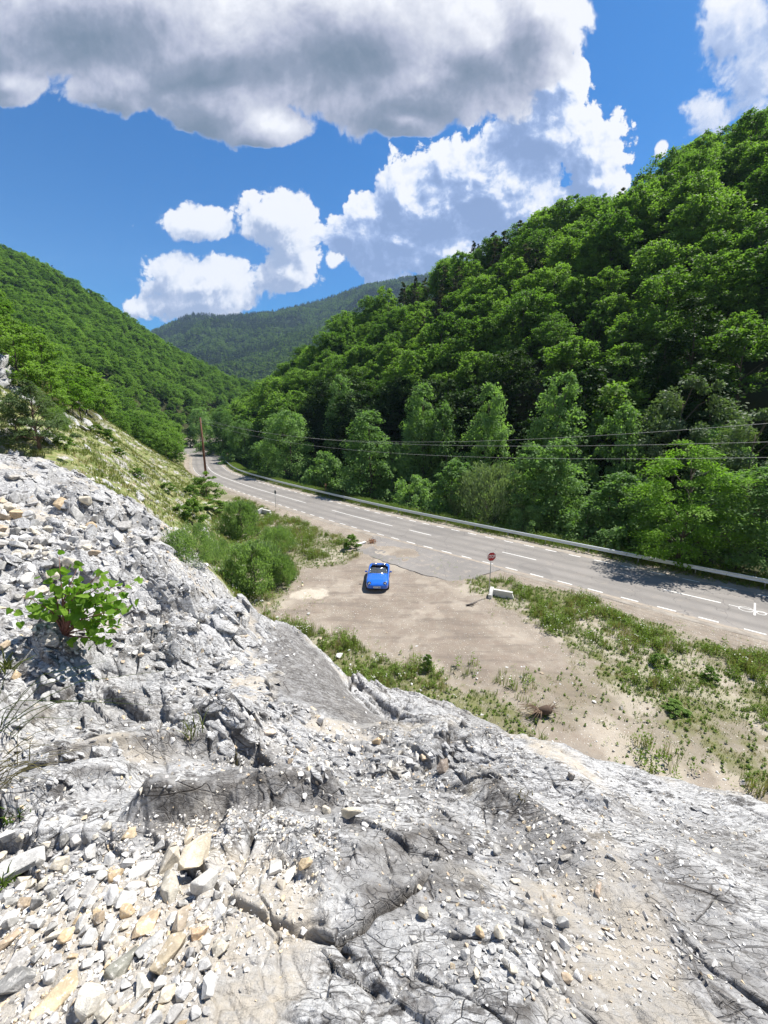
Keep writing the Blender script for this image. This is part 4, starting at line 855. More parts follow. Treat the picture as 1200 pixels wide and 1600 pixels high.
# leave out what ridges hide: march from the camera towards each tree top
def visible(W):
    top = W[:, 2] + 12; vis = np.ones(len(W), bool); worst = np.full(len(W), -9.0)
    for f in np.linspace(0.25, 0.985, 30):
        x = W[:, 0] * f; y = W[:, 1] * f; zz = CH + (top - CH) * f; h = H0(x, y); r = np.hypot(x, y)
        vis &= ~((h + 3.0 > zz) & (np.hypot(W[:, 0], W[:, 1]) - r > 14))
    return vis
W = W[visible(W)]
rr_ = np.hypot(W[:, 0], W[:, 1]); slope_side = W[:, 3]
rgw = np.random.default_rng(8); nW = len(W)
big = fbm(W[:, 0] / 30, W[:, 1] / 30, 3, 501); pick = rgw.uniform(0, 1, nW)
uW, vW = to_px(W[:, 0], W[:, 1], W[:, 2] + 8)
keys = np.array(['beech_a', 'beech_b', 'beech_c', 'beech_d'])[rgw.integers(0, 4, nW)].astype(object)
pine_zone = (np.hypot((uW - 800) / 70, (vW - 390) / 45) < 1) | (np.hypot((uW - 690) / 50, (vW - 490) / 60) < 1) | (np.hypot((uW - 975) / 30, (vW - 310) / 25) < 1) | (np.hypot((uW - 640) / 16, (vW - 450) / 25) < 1)
keys = np.where((W[:, 3] == 0) & pine_zone & (pick < 0.62), np.where(pick < 0.26, 'pine_hill', 'grey_hill'), keys); keys = np.where((pick > 0.975), 'pine_hill', keys)
scl = rgw.uniform(0.60, 1.15, nW); foot = np.clip(1 - right_hill(W[:, 0], W[:, 1]) / 16, 0, 1) * (W[:, 3] == 0); scl = scl * 0.92 * (1 + 0.48 * foot); scl = np.where(W[:, 3] == 1, scl * 0.85, scl); scl = np.where((W[:, 3] == 1) & (rr_ < 130), scl * 0.72, scl)
rzs = rgw.uniform(0, 6.28, nW)
shd = (W[:, 3] == 0) & (right_hill(W[:, 0], W[:, 1]) < 13) & (rgw.uniform(0, 1, nW) < 0.85) & (uW > 480); keys = np.where(shd, np.where(pick > 0.5, 'shady_a', 'shady_b'), keys)  # most trees at the hill foot take the shade-darkened leaves
order = np.argsort(rr_ / scl)
def where_on_hill(i):
    u, v = uW[i], vW[i]
    if W[i, 3] == 0:
        row = 'along the ridge' if v < 330 else ('upper slope' if v < 430 else ('mid slope' if v < 500 else ('lower slope' if v < 570 else 'hill foot')))
        c_ = next(t_ for lim, t_ in ((480, 'at the far left end'), (560, 'left of the car'), (640, 'straight above the car'), (720, 'between car and stop sign'), (820, 'straight above the stop sign'), (960, 'right of the stop sign'), (1080, 'towards the right edge'), (9999, 'at the right edge')) if u < lim)
        return 'on the right hillside, ' + row + ', ' + c_
    return ('near the top' if v < 520 else 'low down') + (' at the left edge' if u < 120 else ' beside the road bend') + ' of the left-hand hillside'
KIND_L = {'shady_a': 'dark rounded', 'shady_b': 'dark pointed', 'beech_a': 'rounded', 'beech_b': 'smaller rounded', 'beech_c': 'broad', 'beech_d': 'taller pointed', 'pine_hill': 'dark', 'grey_hill': 'grey thin-leaved'}
LABS = {0: {'shady': 'dark', 'beech': 'rounded green beech crown in the unbroken canopy of the right-hand hillside', 'pine': 'dark pine standing among the beeches on the right-hand hillside', 'grey': 'grey thin-leaved tree in the drab patch near the right-hand ridge'},
        1: {'shady': 'dark', 'beech': 'sunlit green tree in the canopy of the left-hand hillside', 'pine': 'dark pine among the broadleaf trees on the left-hand hillside', 'grey': 'grey thin tree on the left-hand hillside'}}
n_ind = 0; rest = []
for i in order:
    kd = keys[i].split('_')[0]
    if n_ind < 264:
        x, y, z, sd = W[i]
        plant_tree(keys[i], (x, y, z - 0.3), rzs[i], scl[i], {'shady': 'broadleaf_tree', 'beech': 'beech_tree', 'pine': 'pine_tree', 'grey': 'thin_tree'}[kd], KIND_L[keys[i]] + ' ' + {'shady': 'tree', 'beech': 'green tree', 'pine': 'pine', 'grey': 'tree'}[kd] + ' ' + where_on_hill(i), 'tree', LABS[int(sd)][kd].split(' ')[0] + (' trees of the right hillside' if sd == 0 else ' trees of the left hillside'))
        n_ind += 1
    else: rest.append(i)
print('woods', nW, 'rest', len(rest))
def gn_scatter(name, P, rz, sc, idx, src, label, cat, kind='stuff', tilt=None):
    me = bpy.data.meshes.new(name); me.vertices.add(len(P)); me.vertices.foreach_set('co', np.asarray(P, np.float32).ravel())
    for k, arr in (('rz', rz), ('sc', sc)):
        a = me.attributes.new(k, 'FLOAT', 'POINT'); a.data.foreach_set('value', np.asarray(arr, np.float32))
    a = me.attributes.new('idx', 'INT', 'POINT'); a.data.foreach_set('value', np.asarray(idx, np.int32)); me.update()
    o = bpy.data.objects.new(name, me); col.objects.link(o)
    ng = bpy.data.node_groups.new(name, 'GeometryNodeTree'); ng.interface.new_socket('Geometry', in_out='INPUT', socket_type='NodeSocketGeometry'); ng.interface.new_socket('Geometry', in_out='OUTPUT', socket_type='NodeSocketGeometry')
    nd = ng.nodes; lk = ng.links; gi = nd.new('NodeGroupInput'); go = nd.new('NodeGroupOutput'); ip = nd.new('GeometryNodeInstanceOnPoints'); ip.inputs['Pick Instance'].default_value = True
    jn = nd.new('GeometryNodeJoinGeometry')
    for s in reversed(src):
        oi = nd.new('GeometryNodeObjectInfo'); oi.inputs['Object'].default_value = s; oi.inputs['As Instance'].default_value = False
        g2 = nd.new('GeometryNodeGeometryToInstance'); lk.new(oi.outputs['Geometry'], g2.inputs[0]); lk.new(g2.outputs[0], jn.inputs[0])
    lk.new(gi.outputs[0], ip.inputs['Points']); lk.new(jn.outputs[0], ip.inputs['Instance'])
    def at(n_, ty):
        q = nd.new('GeometryNodeInputNamedAttribute'); q.data_type = ty; q.inputs['Name'].default_value = n_; return q.outputs[0]
    lk.new(at('idx', 'INT'), ip.inputs['Instance Index'])
    cx = nd.new('ShaderNodeCombineXYZ'); lk.new(at('rz', 'FLOAT'), cx.inputs[2]); lk.new(cx.outputs[0], ip.inputs['Rotation']); lk.new(at('sc', 'FLOAT'), ip.inputs['Scale'])
    lk.new(ip.outputs[0], go.inputs[0]); md = o.modifiers.new('scatter', 'NODES'); md.node_group = ng
    tag(o, label, cat, kind=kind); return o
rest = np.array(rest); src_k = ['beech_a', 'beech_b', 'beech_c', 'beech_d', 'pine_hill', 'grey_hill', 'shady_a', 'shady_b']
for k in src_k:
    if TREES[k]['crown'] is None: plant_tree(k, (-180, 300, H1(-180, 300)), 0, 1.0, 'pine_tree', 'dark pine far up the left-hand hillside', 'tree')
for sd, nm, lab in ((0, 'right_hillside_forest', 'continuous beech forest covering the right-hand hillside up to the ridge'), (1, 'left_hillside_forest', 'sunlit green forest covering the left-hand hillside beyond the bend')):
    r_ = rest[W[rest, 3] == sd]
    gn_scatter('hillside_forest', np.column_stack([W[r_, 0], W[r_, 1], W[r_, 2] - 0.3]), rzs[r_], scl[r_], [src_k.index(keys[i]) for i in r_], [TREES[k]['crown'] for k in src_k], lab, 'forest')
# ---- far mountain forest
def far_forest():
    rg = np.random.default_rng(9); n = 30000
    az = np.radians(rg.uniform(-46, 12, n)); r = np.sqrt(rg.uniform(640 ** 2, 2130 ** 2, n)); x = r * np.sin(az); y = r * np.cos(az); z = H0(x, y)
    # keep what is seen
    vis = np.ones(n, bool)
    el = (z + 12 - CH) / r
    for f in np.linspace(0.12, 0.97, 34):
        h = H0(x * f, y * f) + np.where(r * f < 560, 9, 4); vis &= (h - CH) / (r * f) < el + 0.004
    x, y, z, r = x[vis], y[vis], z[vis], r[vis]
    dark = sstep(fbm(x / 240, y / 240, 4, 601) + 0.16 * sstep(z, 230, 420) - 0.05, 0.46, 0.56)  # more dark spruces higher up: cloud shadow on the ridge put into the mix
    isp = rg.uniform(0, 1, len(x)) < 0.25 + 0.65 * dark
    sc = rg.uniform(0.75, 1.3, len(x)); print('far trees', len(x))
    for k, kd, hh, Rr, ml, nm in (('far_pine', 'spruce', 17, 3.6, M_FARPINE, 'spruce_tree'), ('far_leaf', 'broad', 13, 6.0, M_FARLEAF, 'broadleaf_tree')):
        tree_proto(k, kd, hh, Rr, 16, 12, 3.0 if k == 'far_leaf' else 2.6, ml, M_BARK, 91, crown0=0.1, nb=3)
        i = np.where(isp == (k == 'far_pine'))[0]; j = i[np.argmin(r[i])]
        plant_tree(k, (x[j], y[j], z[j]), 0, 1.0, nm, 'nearest ' + ('dark conifer' if k == 'far_pine' else 'round green tree') + ' at the foot of the distant mountain', 'tree')
    gn_scatter('distant_forest', np.column_stack([x, y, z - 1]), rg.uniform(0, 6.28, len(x)), sc, (~isp).astype(int), [TREES['far_pine']['crown'], TREES['far_leaf']['crown']], 'dark forest covering the distant blue mountain', 'forest')
far_forest()
# ------------------------------------------------------------ stones
def stone_mat():
    m, N = mat_new('loose_stone'); oi = N.new('ShaderNodeObjectInfo').outputs['Random']; g = N.new('ShaderNodeTexCoord').outputs['Object']
    x = N.m('FRACT', N.m('ADD', oi, N.attr('var')))
    rp = N.new('ShaderNodeValToRGB'); N.l.new(x, rp.inputs[0]); cr = rp.color_ramp; cr.interpolation = 'CONSTANT'
    cols = [(0, (0.62, 0.605, 0.58)), (0.22, (0.52, 0.50, 0.47)), (0.40, (0.58, 0.53, 0.44)), (0.56, (0.42, 0.40, 0.38)), (0.68, (0.68, 0.67, 0.65)), (0.82, (0.56, 0.45, 0.30)), (0.89, (0.26, 0.245, 0.225)), (0.94, (0.46, 0.36, 0.25))]
    while len(cr.elements) < len(cols): cr.elements.new(0.5)
    for e, (p, c) in zip(cr.elements, cols): e.position = p; e.color = tuple(c) + (1,)
    wp = N.new('ShaderNodeNewGeometry').outputs['Position']
    n = N.noise(wp, 14, 6, 0.7); c = N.mix(N.mr(n, 0.48, 0.62, 0, 0.5), rp.outputs[0], (0.30, 0.27, 0.235)); c = N.mix(N.mr(N.noise(wp, 60, 4, 0.7), 0.5, 0.7, 0, 0.35), c, (0.75, 0.72, 0.68))
    finish(N, c, 0.85, N.m('ADD', n, N.m('MULTIPLY', N.noise(wp, 70, 4), 0.3)), 0.6, 0.015, 0.2); return m
M_STONE = stone_mat()
def stone_of(name, c):
    m, N = mat_new(name); wp = N.new('ShaderNodeNewGeometry').outputs['Position']; n = N.noise(wp, 10, 7, 0.7)
    cc = N.mix(N.mr(n, 0.40, 0.60), tuple(q * 0.72 for q in c), tuple(min(.8, q * 1.12) for q in c)); cc = N.mix(N.mr(N.noise(wp, 38, 4, 0.7), 0.54, 0.66, 0, 0.5), cc, (0.68, 0.65, 0.60))
    finish(N, cc, 0.85, N.m('ADD', n, N.m('MULTIPLY', N.noise(wp, 60, 4), 0.3)), 0.6, 0.02, 0.2); return m
import bmesh
def stone_geo(seed, flat=0.62, npt=15):
    rg = np.random.default_rng(seed); P = unit(rg.normal(0, 1, (npt, 3))) * rg.uniform(0.82, 1.0, (npt, 1)) * np.array([1.0, rg.uniform(0.6, 0.9), flat * rg.uniform(0.75, 1.2)]) * 0.5
    P = np.sign(P) * np.abs(P) ** 0.9
    bm = bmesh.new(); [bm.verts.new(tuple(p)) for p in P]; r = bmesh.ops.convex_hull(bm, input=bm.verts[:])
    for v in [v for v in bm.verts if not v.link_faces]: bm.verts.remove(v)
    bmesh.ops.dissolve_limit(bm, angle_limit=R(9), verts=bm.verts[:], edges=bm.edges[:])
    bmesh.ops.bevel(bm, geom=bm.edges[:], offset=0.022, segments=1, affect='EDGES', clamp_overlap=True)
    bmesh.ops.triangulate(bm, faces=bm.faces[:]); bm.verts.index_update()
    V = np.array([v.co[:] for v in bm.verts]); F = np.array([[v.index for v in f.verts] for f in bm.faces]); bm.free(); return V, F
def stone_low(seed):
    rg = np.random.default_rng(seed); npt = 9; P = unit(rg.normal(0, 1, (npt, 3))) * np.array([1.0, rg.uniform(0.6, 0.9), rg.uniform(0.45, 0.75)]) * 0.5
    bm = bmesh.new(); [bm.verts.new(tuple(p)) for p in P]; bmesh.ops.convex_hull(bm, input=bm.verts[:])
    for v in [v for v in bm.verts if not v.link_faces]: bm.verts.remove(v)
    bmesh.ops.triangulate(bm, faces=bm.faces[:]); bm.verts.index_update(); V = np.array([v.co[:] for v in bm.verts]); F = np.array([[v.index for v in f.verts] for f in bm.faces]); bm.free(); return V, F
def normals_at(x, y, e=0.05):
    dx = (H(x + e, y) - H(x - e, y)) / (2 * e); dy = (H(x, y + e) - H(x, y - e)) / (2 * e); return unit(np.stack([-dx, -dy, np.ones(len(x))], 1))
def on_view(u, v, it=60):
    """the place on the finished surface seen at a photo column and row"""
    a = ray(u, v); t = np.geomspace(0.6, 120, 1500); h = H(a[0] * t, a[1] * t); z = CH + a[2] * t; k = np.where(h > z)[0]
    if not len(k): return G(u, v) + (0.0,)
    i = max(k[0], 1); t0 = t[i - 1]; t1 = t[i]
    for _ in range(10):
        tm = (t0 + t1) / 2; hh = H1(a[0] * tm, a[1] * tm)
        if hh > CH + a[2] * tm: t1 = tm
        else: t0 = tm
    return a[0] * t1, a[1] * t1, CH + a[2] * t1
def rot_to(n, spin):
    z = Vector(n); q = Vector((0, 0, 1)).rotation_difference(z); return (q.to_matrix() @ Matrix.Rotation(spin, 3, 'Z'))
STONES = []
for i in range(12): STONES.append(stone_geo(700 + i, 0.62))
STO = [None] * 12
def put_stone(k, x, y, z, size, nrm, spin, label, group=None, m=None, stretch=(1, 1, 1), sink=0.18, name='stone', cat='stone', mcol=None):
    if m is None:
        if STO[k] is None:
            o = mesh_np(name, STONES[k][0], STONES[k][1], M_STONE); STO[k] = o
        else: o = STO[k].copy(); o.name = name; col.objects.link(o)
    else: o = mesh_np(name, STONES[k][0], STONES[k][1], m)
    M = rot_to(nrm, spin); h = size * stretch[2] * 0.30
    o.matrix_world = Matrix.Translation((x + nrm[0] * (h - sink * size * .4), y + nrm[1] * (h - sink * size * .4), z + nrm[2] * (h - sink * size * .4))) @ M.to_4x4() @ Matrix.Diagonal((size * stretch[0], size * stretch[1], size * stretch[2], 1))
    if mcol is not None: o.material_slots[0].link = 'OBJECT'; o.material_slots[0].material = mcol
    tag(o, label, cat, group); return o
HAND = [  # column, row, size px, colour, stretch, spin, label
 (312, 1342, 66, (0.62, 0.54, 0.41), (1.0, .9, .9), 0.4, 'largest cream angular stone lying above the rubble at lower left'),
 (92, 1562, 70, (0.52, 0.42, 0.28), (1.0, .8, .6), 1.1, 'long orange-tan block of stone at the bottom left corner'),
 (145, 1568, 70, (0.64, 0.60, 0.52), (0.9, .9, .8), 2.0, 'whitish stone right of the orange-tan block at the bottom edge'),
 (186, 1520, 66, (0.24, 0.235, 0.20), (1.0, .8, .8), 1.4, 'upright dark olive-grey stone beside the orange-tan block'),
 (262, 1500, 60, (0.38, 0.32, 0.23), (1.0, .8, .8), 0.9, 'brown pointed stone right of the dark olive-grey stone'),
 (232, 1478, 52, (0.40, 0.395, 0.38), (1.0, .8, .6), 1.2, 'grey slab leaning between the two dark pointed stones'),
 (28, 1362, 72, (0.45, 0.44, 0.42), (1.2, .9, .7), 0.5, 'big pale grey flat stone at the left edge'),
 (24, 1545, 60, (0.23, 0.225, 0.215), (1.0, .9, .8), 0.0, 'dark grey stone at the very bottom left edge'),
 (262, 1398, 56, (0.40, 0.37, 0.31), (1.1, .8, .9), 2.2, 'grey-brown block below the largest cream stone'),
 (322, 1385, 46, (0.52, 0.50, 0.46), (1.0, .9, .9), 0.3, 'pale block under the right end of the largest cream stone'),
 (268, 1355, 44, (0.62, 0.56, 0.46), (.8, 1.1, 1.0), 0.1, 'upright cream stone left of the largest cream stone'),
 (298, 1314, 34, (0.58, 0.50, 0.38), (1, .8, .9), 1.9, 'tan stone on top of the largest cream stone'),
 (230, 1450, 52, (0.48, 0.37, 0.25), (1.0, .8, .7), 0.8, 'orange flat stone in the middle of the rubble'),
 (222, 1366, 40, (0.63, 0.61, 0.57), (1, .8, .8), 0.7, 'white stone in the rubble left of the upright cream stone'),
 (205, 1305, 27, (0.46, 0.37, 0.25), (1, .9, .7), 0.7, 'single brown-topped stone lying on the bare slab above the rubble'),
 (310, 1462, 34, (0.52, 0.37, 0.24), (1, .8, .9), 0.7, 'rust-brown stone at the right end of the rubble'),
 (282, 1448, 40, (0.36, 0.30, 0.23), (1.1, .8, .8), 1.7, 'dark brown stone right of the orange flat stone'),
 (218, 1548, 44, (0.60, 0.57, 0.50), (1.1, .8, .8), 2.6, 'pale flat stone below the brown pointed stone'),
 (430, 1362, 34, (0.52, 0.50, 0.46), (0.8, 1.1, .9), 0.2, 'grey upright stone at the left of the small stone group on the slab'),
 (455, 1372, 28, (0.60, 0.57, 0.51), (1, .8, .9), 1.0, 'pale stone in the middle of the small stone group on the slab'),
 (478, 1354, 26, (0.50, 0.39, 0.25), (.9, .9, 1), 0.5, 'tan stone at the right of the small stone group on the slab'),
 (440, 1384, 24, (0.36, 0.32, 0.26), (1.1, .8, .8), 2.0, 'dark stone at the bottom of the small stone group on the slab'),
 (698, 1203, 30, (0.29, 0.235, 0.19), (1.0, .9, .9), 0.5, 'brown rounded stone resting on the white ledge near the centre'),
 (550, 1276, 36, (0.62, 0.55, 0.42), (1.1, .8, .8), 0.3, 'cream block right of the dark stained boulder'),
 (530, 1027, 15, (0.60, 0.58, 0.55), (1.0, .9, .9), 0.3, 'white boulder lying in the weeds below the big rock slab'),
 (500, 1000, 8, (0.46, 0.36, 0.27), (1.0, .9, .9), 0.3, 'small brown stone in the weeds near the edge of the lay-by'),
 (1165, 1225, 20, (0.36, 0.33, 0.30), (1.3, .8, .6), 0.3, 'flat grey stone on the ground near the right edge'),
 (892, 1216, 17, (0.24, 0.21, 0.18), (.8, .9, 1.2), 0.3, 'dark stone wedged in the top of the right-hand rock edge'),
 (420, 1147, 20, (0.58, 0.48, 0.38), (1.0, .8, .8), 0.3, 'pinkish tan stone at the lower end of the big stained slab'),
 (884, 1340, 20, (0.33, 0.31, 0.28), (1.2, .8, .7), 0.3, 'grey flat stone beside the dark streak on the right-hand rock'),
 (935, 1392, 24, (0.38, 0.30, 0.23), (1.3, .5, .6), 0.9, 'long brown stone standing out on the right-hand rock')]
hx = [on_view(h[0], h[1]) for h in HAND]; hn = normals_at(np.array([q[0] for q in hx]), np.array([q[1] for q in hx]), 0.12)
HPOS = []
for i, (h, q) in enumerate(zip(HAND, hx)):
    dep = q[1] * CP - (q[2] - CH) * SP; size = h[2] / FPX * dep * 1.05
    put_stone(i % 12, q[0], q[1], q[2], size, unit(hn[i] + np.array([0, 0, .6])), h[5], h[6], None, stone_of('stone_' + str(i), h[3]), h[4], 0.25, 'boulder' if size > 0.35 else 'stone'); HPOS.append((q[0], q[1], size))
SC = [(n_, stone_of('stone_' + n_.replace(' ', '_'), c_)) for n_, c_ in (('pale grey', (.48, .47, .45)), ('grey', (.39, .375, .355)), ('cream', (.53, .48, .39)), ('mid grey', (.31, .30, .28)), ('white', (.60, .59, .57)), ('orange-tan', (.50, .38, .24)), ('dark grey', (.25, .24, .22)), ('brown', (.42, .33, .235)))]
def scatter_stones():
    rg = np.random.default_rng(31); C = []
    def px_patch(cu, cv, ru, rv, n, s0, s1, zone, u2=None):
        for _ in range(n):
            a = rg.uniform(0, 6.283); r = math.sqrt(rg.uniform(0, 1)); u = cu + ru * r * math.cos(a); v = cv + rv * r * math.sin(a); C.append((u, v, s0 + (s1 - s0) * rg.beta(1.1, 3.2), zone))
    px_patch(150, 1480, 210, 130, 900, 9, 46, 0); px_patch(60, 1380, 120, 90, 260, 9, 34, 0); px_patch(260, 1420, 110, 100, 260, 10, 40, 0); px_patch(60, 1290, 110, 60, 90, 7, 26, 0); px_patch(180, 1570, 150, 60, 260, 10, 44, 0)
    px_patch(160, 990, 110, 60, 380, 4, 17, 1); px_patch(90, 830, 110, 60, 420, 6, 34, 1); px_patch(150, 780, 120, 40, 260, 3, 13, 1); px_patch(250, 880, 90, 60, 260, 4, 16, 1); px_patch(40, 900, 60, 70, 120, 8, 36, 1); px_patch(30, 1000, 60, 160, 120, 6, 28, 1)
    px_patch(440, 1160, 120, 60, 240, 4, 18, 2); px_patch(560, 1200, 110, 60, 230, 4, 20, 2); px_patch(640, 1240, 60, 60, 120, 4, 20, 2); px_patch(540, 1280, 60, 30, 60, 5, 20, 2); px_patch(330, 1000, 90, 110, 160, 4, 16, 2)
    px_patch(930, 1420, 240, 170, 620, 4, 18, 3); px_patch(1000, 1300, 200, 60, 260, 3, 13, 3); px_patch(740, 1420, 120, 130, 170, 5, 24, 3); px_patch(1010, 1480, 90, 50, 170, 4, 18, 3); px_patch(820, 1500, 100, 60, 120, 6, 30, 3); px_patch(770, 1170, 60, 30, 70, 3, 12, 2)
    px_patch(600, 1300, 560, 290, 700, 3, 12, 4); px_patch(250, 950, 240, 160, 600, 3, 12, 4); px_patch(160, 1200, 160, 80, 260, 4, 16, 1)
    U = np.array([c[0] for c in C]); Vv = np.array([c[1] for c in C]); ok = Vv < 1640
    # march all rays together on the finished surface
    a0, a1, a2 = (U - 600) / FPX, CP + SP * (800 - Vv) / FPX, -SP + CP * (800 - Vv) / FPX
    T = np.geomspace(0.8, 34, 170); hit = np.full(len(U), np.nan); HH = None
    prev = None
    for t in T:
        live = np.isnan(hit)
        if not live.any(): break
        h = np.full(len(U), -1e9); h[live] = H(a0[live] * t, a1[live] * t); z = CH + a2 * t; new = live & (h > z); hit[new] = t
    S = np.array([c[2] for c in C]); Zn = np.array([c[3] for c in C]); k = ok & ~np.isnan(hit)
    U, S, Zn, hit, a0, a1 = U[k], S[k], Zn[k], hit[k], a0[k], a1[k]; x = a0 * hit * 0.992; y = a1 * hit * 0.992; dep = hit; size = S / FPX * dep
    # keep big ones apart
    o = np.argsort(-size); keep = []; gridd = {}
    for i in o:
        ok2 = True; cell = (int(x[i] / 0.4), int(y[i] / 0.4))
        for cx in (-1, 0, 1):
            for cy in (-1, 0, 1):
                for (qx, qy, qs) in gridd.get((cell[0] + cx, cell[1] + cy), ()):
                    if math.hypot(qx - x[i], qy - y[i]) < 0.36 * (qs + size[i]): ok2 = False; break
        for (qx, qy, qs) in HPOS:
            if math.hypot(qx - x[i], qy - y[i]) < 0.42 * (qs + size[i]): ok2 = False
        if ok2: keep.append(i); gridd.setdefault(cell, []).append((x[i], y[i], size[i]))
    keep = np.array(keep); x, y, size, S, Zn = x[keep], y[keep], size[keep], S[keep], Zn[keep]
    z = H(x, y); nr = normals_at(x, y, 0.05); ordr = np.argsort(-S)
    lab = {0: ('loose angular stone in the rubble heap at the lower left', 'loose stones in the lower left rubble'), 1: ('loose stone among the shards around the leafy sapling', 'loose stones around the sapling'), 2: ('loose stone caught in the hollows of the ledge near the centre', 'loose stones on the central ledge'), 3: ('loose stone scattered over the right-hand rock apron', 'loose stones on the right-hand rock'), 4: ('small loose stone scattered on the bare marble slabs', 'loose stones on the slabs')}
    ni = 265
    for i in ordr[:ni]:
        zi = int(Zn[i]); gp = lab[zi][1]; uu, vv = to_px(x[i], y[i], z[i]); ck = int(rg.choice(8, p=[.24, .18, .18, .10, .18, .03, .04, .05])); cn, cm = SC[ck]; shp = ['flat', 'angular', 'blocky'][int(rg.integers(0, 3))]
        if zi == 0: pl_ = 'in the lower left rubble, ' + ('at its left edge' if uu < 90 else ('in its middle' if uu < 230 else 'at its right end')) + (', low down' if vv > 1490 else (', high up' if vv < 1380 else ''))
        elif zi == 1: pl_ = ('above' if vv < 880 else 'below') + ' the leafy sapling' + (', near the left edge' if uu < 90 else '')
        elif zi == 2: pl_ = 'on the central ledge, ' + ('left of' if uu < 560 else 'beside') + ' the brown stone'
        elif zi == 3: pl_ = 'on the right-hand rock, ' + ('towards its upper edge' if vv < 1340 else 'near the bottom') + (', far right' if uu > 1000 else '')
        else: pl_ = 'on the bare slab, ' + ('left' if uu < 400 else ('centre' if uu < 800 else 'right')) + ' side'
        lb = {(True): 'larger ', (False): ''}[bool(S[i] > 24)] + cn + ' ' + shp + ' stone ' + pl_
        put_stone(int(rg.integers(0, 12)), x[i], y[i], z[i], size[i], unit(nr[i] + rg.normal(0, 0.22, 3)), rg.uniform(0, 6.28), lb, gp, None, ({'flat': 1.05, 'angular': 1.0, 'blocky': .9}[shp] * rg.uniform(.9, 1.1), rg.uniform(.85, 1.15), {'flat': .62, 'angular': .95, 'blocky': 1.15}[shp]), 0.2, mcol=cm)
    low = [stone_low(800 + q) for q in range(10)]; Vs, Fs, va = [], [], []; n0 = 0
    rest = list(ordr[ni:])
    # fines between them, gathered where slopes ease
    fx = []; 
    for (cx, cy, rx, ry, n, s0, s1) in ((-1.25, 1.75, 1.0, 0.75, 2600, .012, .04), (-1.6, 1.25, 0.9, 0.5, 1200, .012, .04), (-4.6, 8.6, 1.7, 2.0, 1500, .02, .07), (-1.6, 4.4, 1.2, 0.9, 900, .012, .045), (2.6, 2.9, 2.4, 1.6, 1300, .010, .035), (-8, 13, 4.5, 4, 1500, .03, .12), (0.2, 2.6, 1.6, 1.4, 250, .01, .035), (0.3, 4.3, 1.6, 1.0, 700, .015, .05)):
        aa = rg.uniform(0, 6.283, n); rr2 = np.sqrt(rg.uniform(0, 1, n)); fx.append(np.stack([cx + rx * rr2 * np.cos(aa), cy + ry * rr2 * np.sin(aa), rg.uniform(s0, s1, n)], 1))
    fx = np.concatenate(fx); fz = H(fx[:, 0], fx[:, 1]); fn = normals_at(fx[:, 0], fx[:, 1], 0.04)
    allp = [(x[i], y[i], z[i], size[i], nr[i]) for i in rest] + [(fx[i, 0], fx[i, 1], fz[i], fx[i, 2], fn[i]) for i in range(len(fx)) if fn[i][2] > 0.55]
    for (px_, py_, pz_, sz, nn_) in allp:
        V, F = low[rg.integers(0, 10)]; M = np.array(rot_to(unit(nn_ + rg.normal(0, .25, 3)), rg.uniform(0, 6.28))); P = (V * sz * np.array([1, 1, 1.05])) @ M.T + np.array([px_, py_, pz_ + sz * 0.10]); Vs.append(P); Fs.append(F + n0); n0 += len(V); va.append(np.full(len(F), rg.uniform(0, 1)))
    o = mesh_np('rubble', np.concatenate(Vs), np.concatenate(Fs), M_STONE, attrs={'var': ('FACE', np.concatenate(va))}); tag(o, 'small pale rubble and chips scattered over the rock slope', 'rubble', kind='stuff')
    print('stones', len(x), len(allp))
scatter_stones()
def ground_stones():
    rg = np.random.default_rng(41); low = [stone_low(900 + q) for q in range(8)]; n = 9000
    x = rg.uniform(-18, 26, n); y = rg.uniform(9, 48, n); rd, _ = road_d(x, y); rk = rock_m(x, y); z = H0(x, y); k = (rd < -0.8) & (rk < 0.1) & (rg.uniform(0, 1, n) < 0.35 + 0.65 * sstep(fbm(x * .4, y * .4, 3, 3), .45, .6)); x, y, z = x[k], y[k], z[k]
    sz = 0.03 + 0.20 * rg.beta(1, 9, len(x)); Vs, Fs, va = [], [], []; n0 = 0
    for i in range(len(x)):
        V, F = low[i % 8]; a = rg.uniform(0, 6.28); M = np.array(Matrix.Rotation(a, 3, 'Z')); P = V * sz[i] @ M.T + np.array([x[i], y[i], z[i] + 0.12 * sz[i]]); Vs.append(P); Fs.append(F + n0); n0 += len(V); va.append(np.full(len(F), rg.uniform(0, 1)))
    o = mesh_np('gravel', np.concatenate(Vs), np.concatenate(Fs), M_STONE, attrs={'var': ('FACE', np.concatenate(va))}); tag(o, 'loose gravel and pebbles strewn over the lay-by and verge', 'gravel', kind='stuff')
ground_stones()

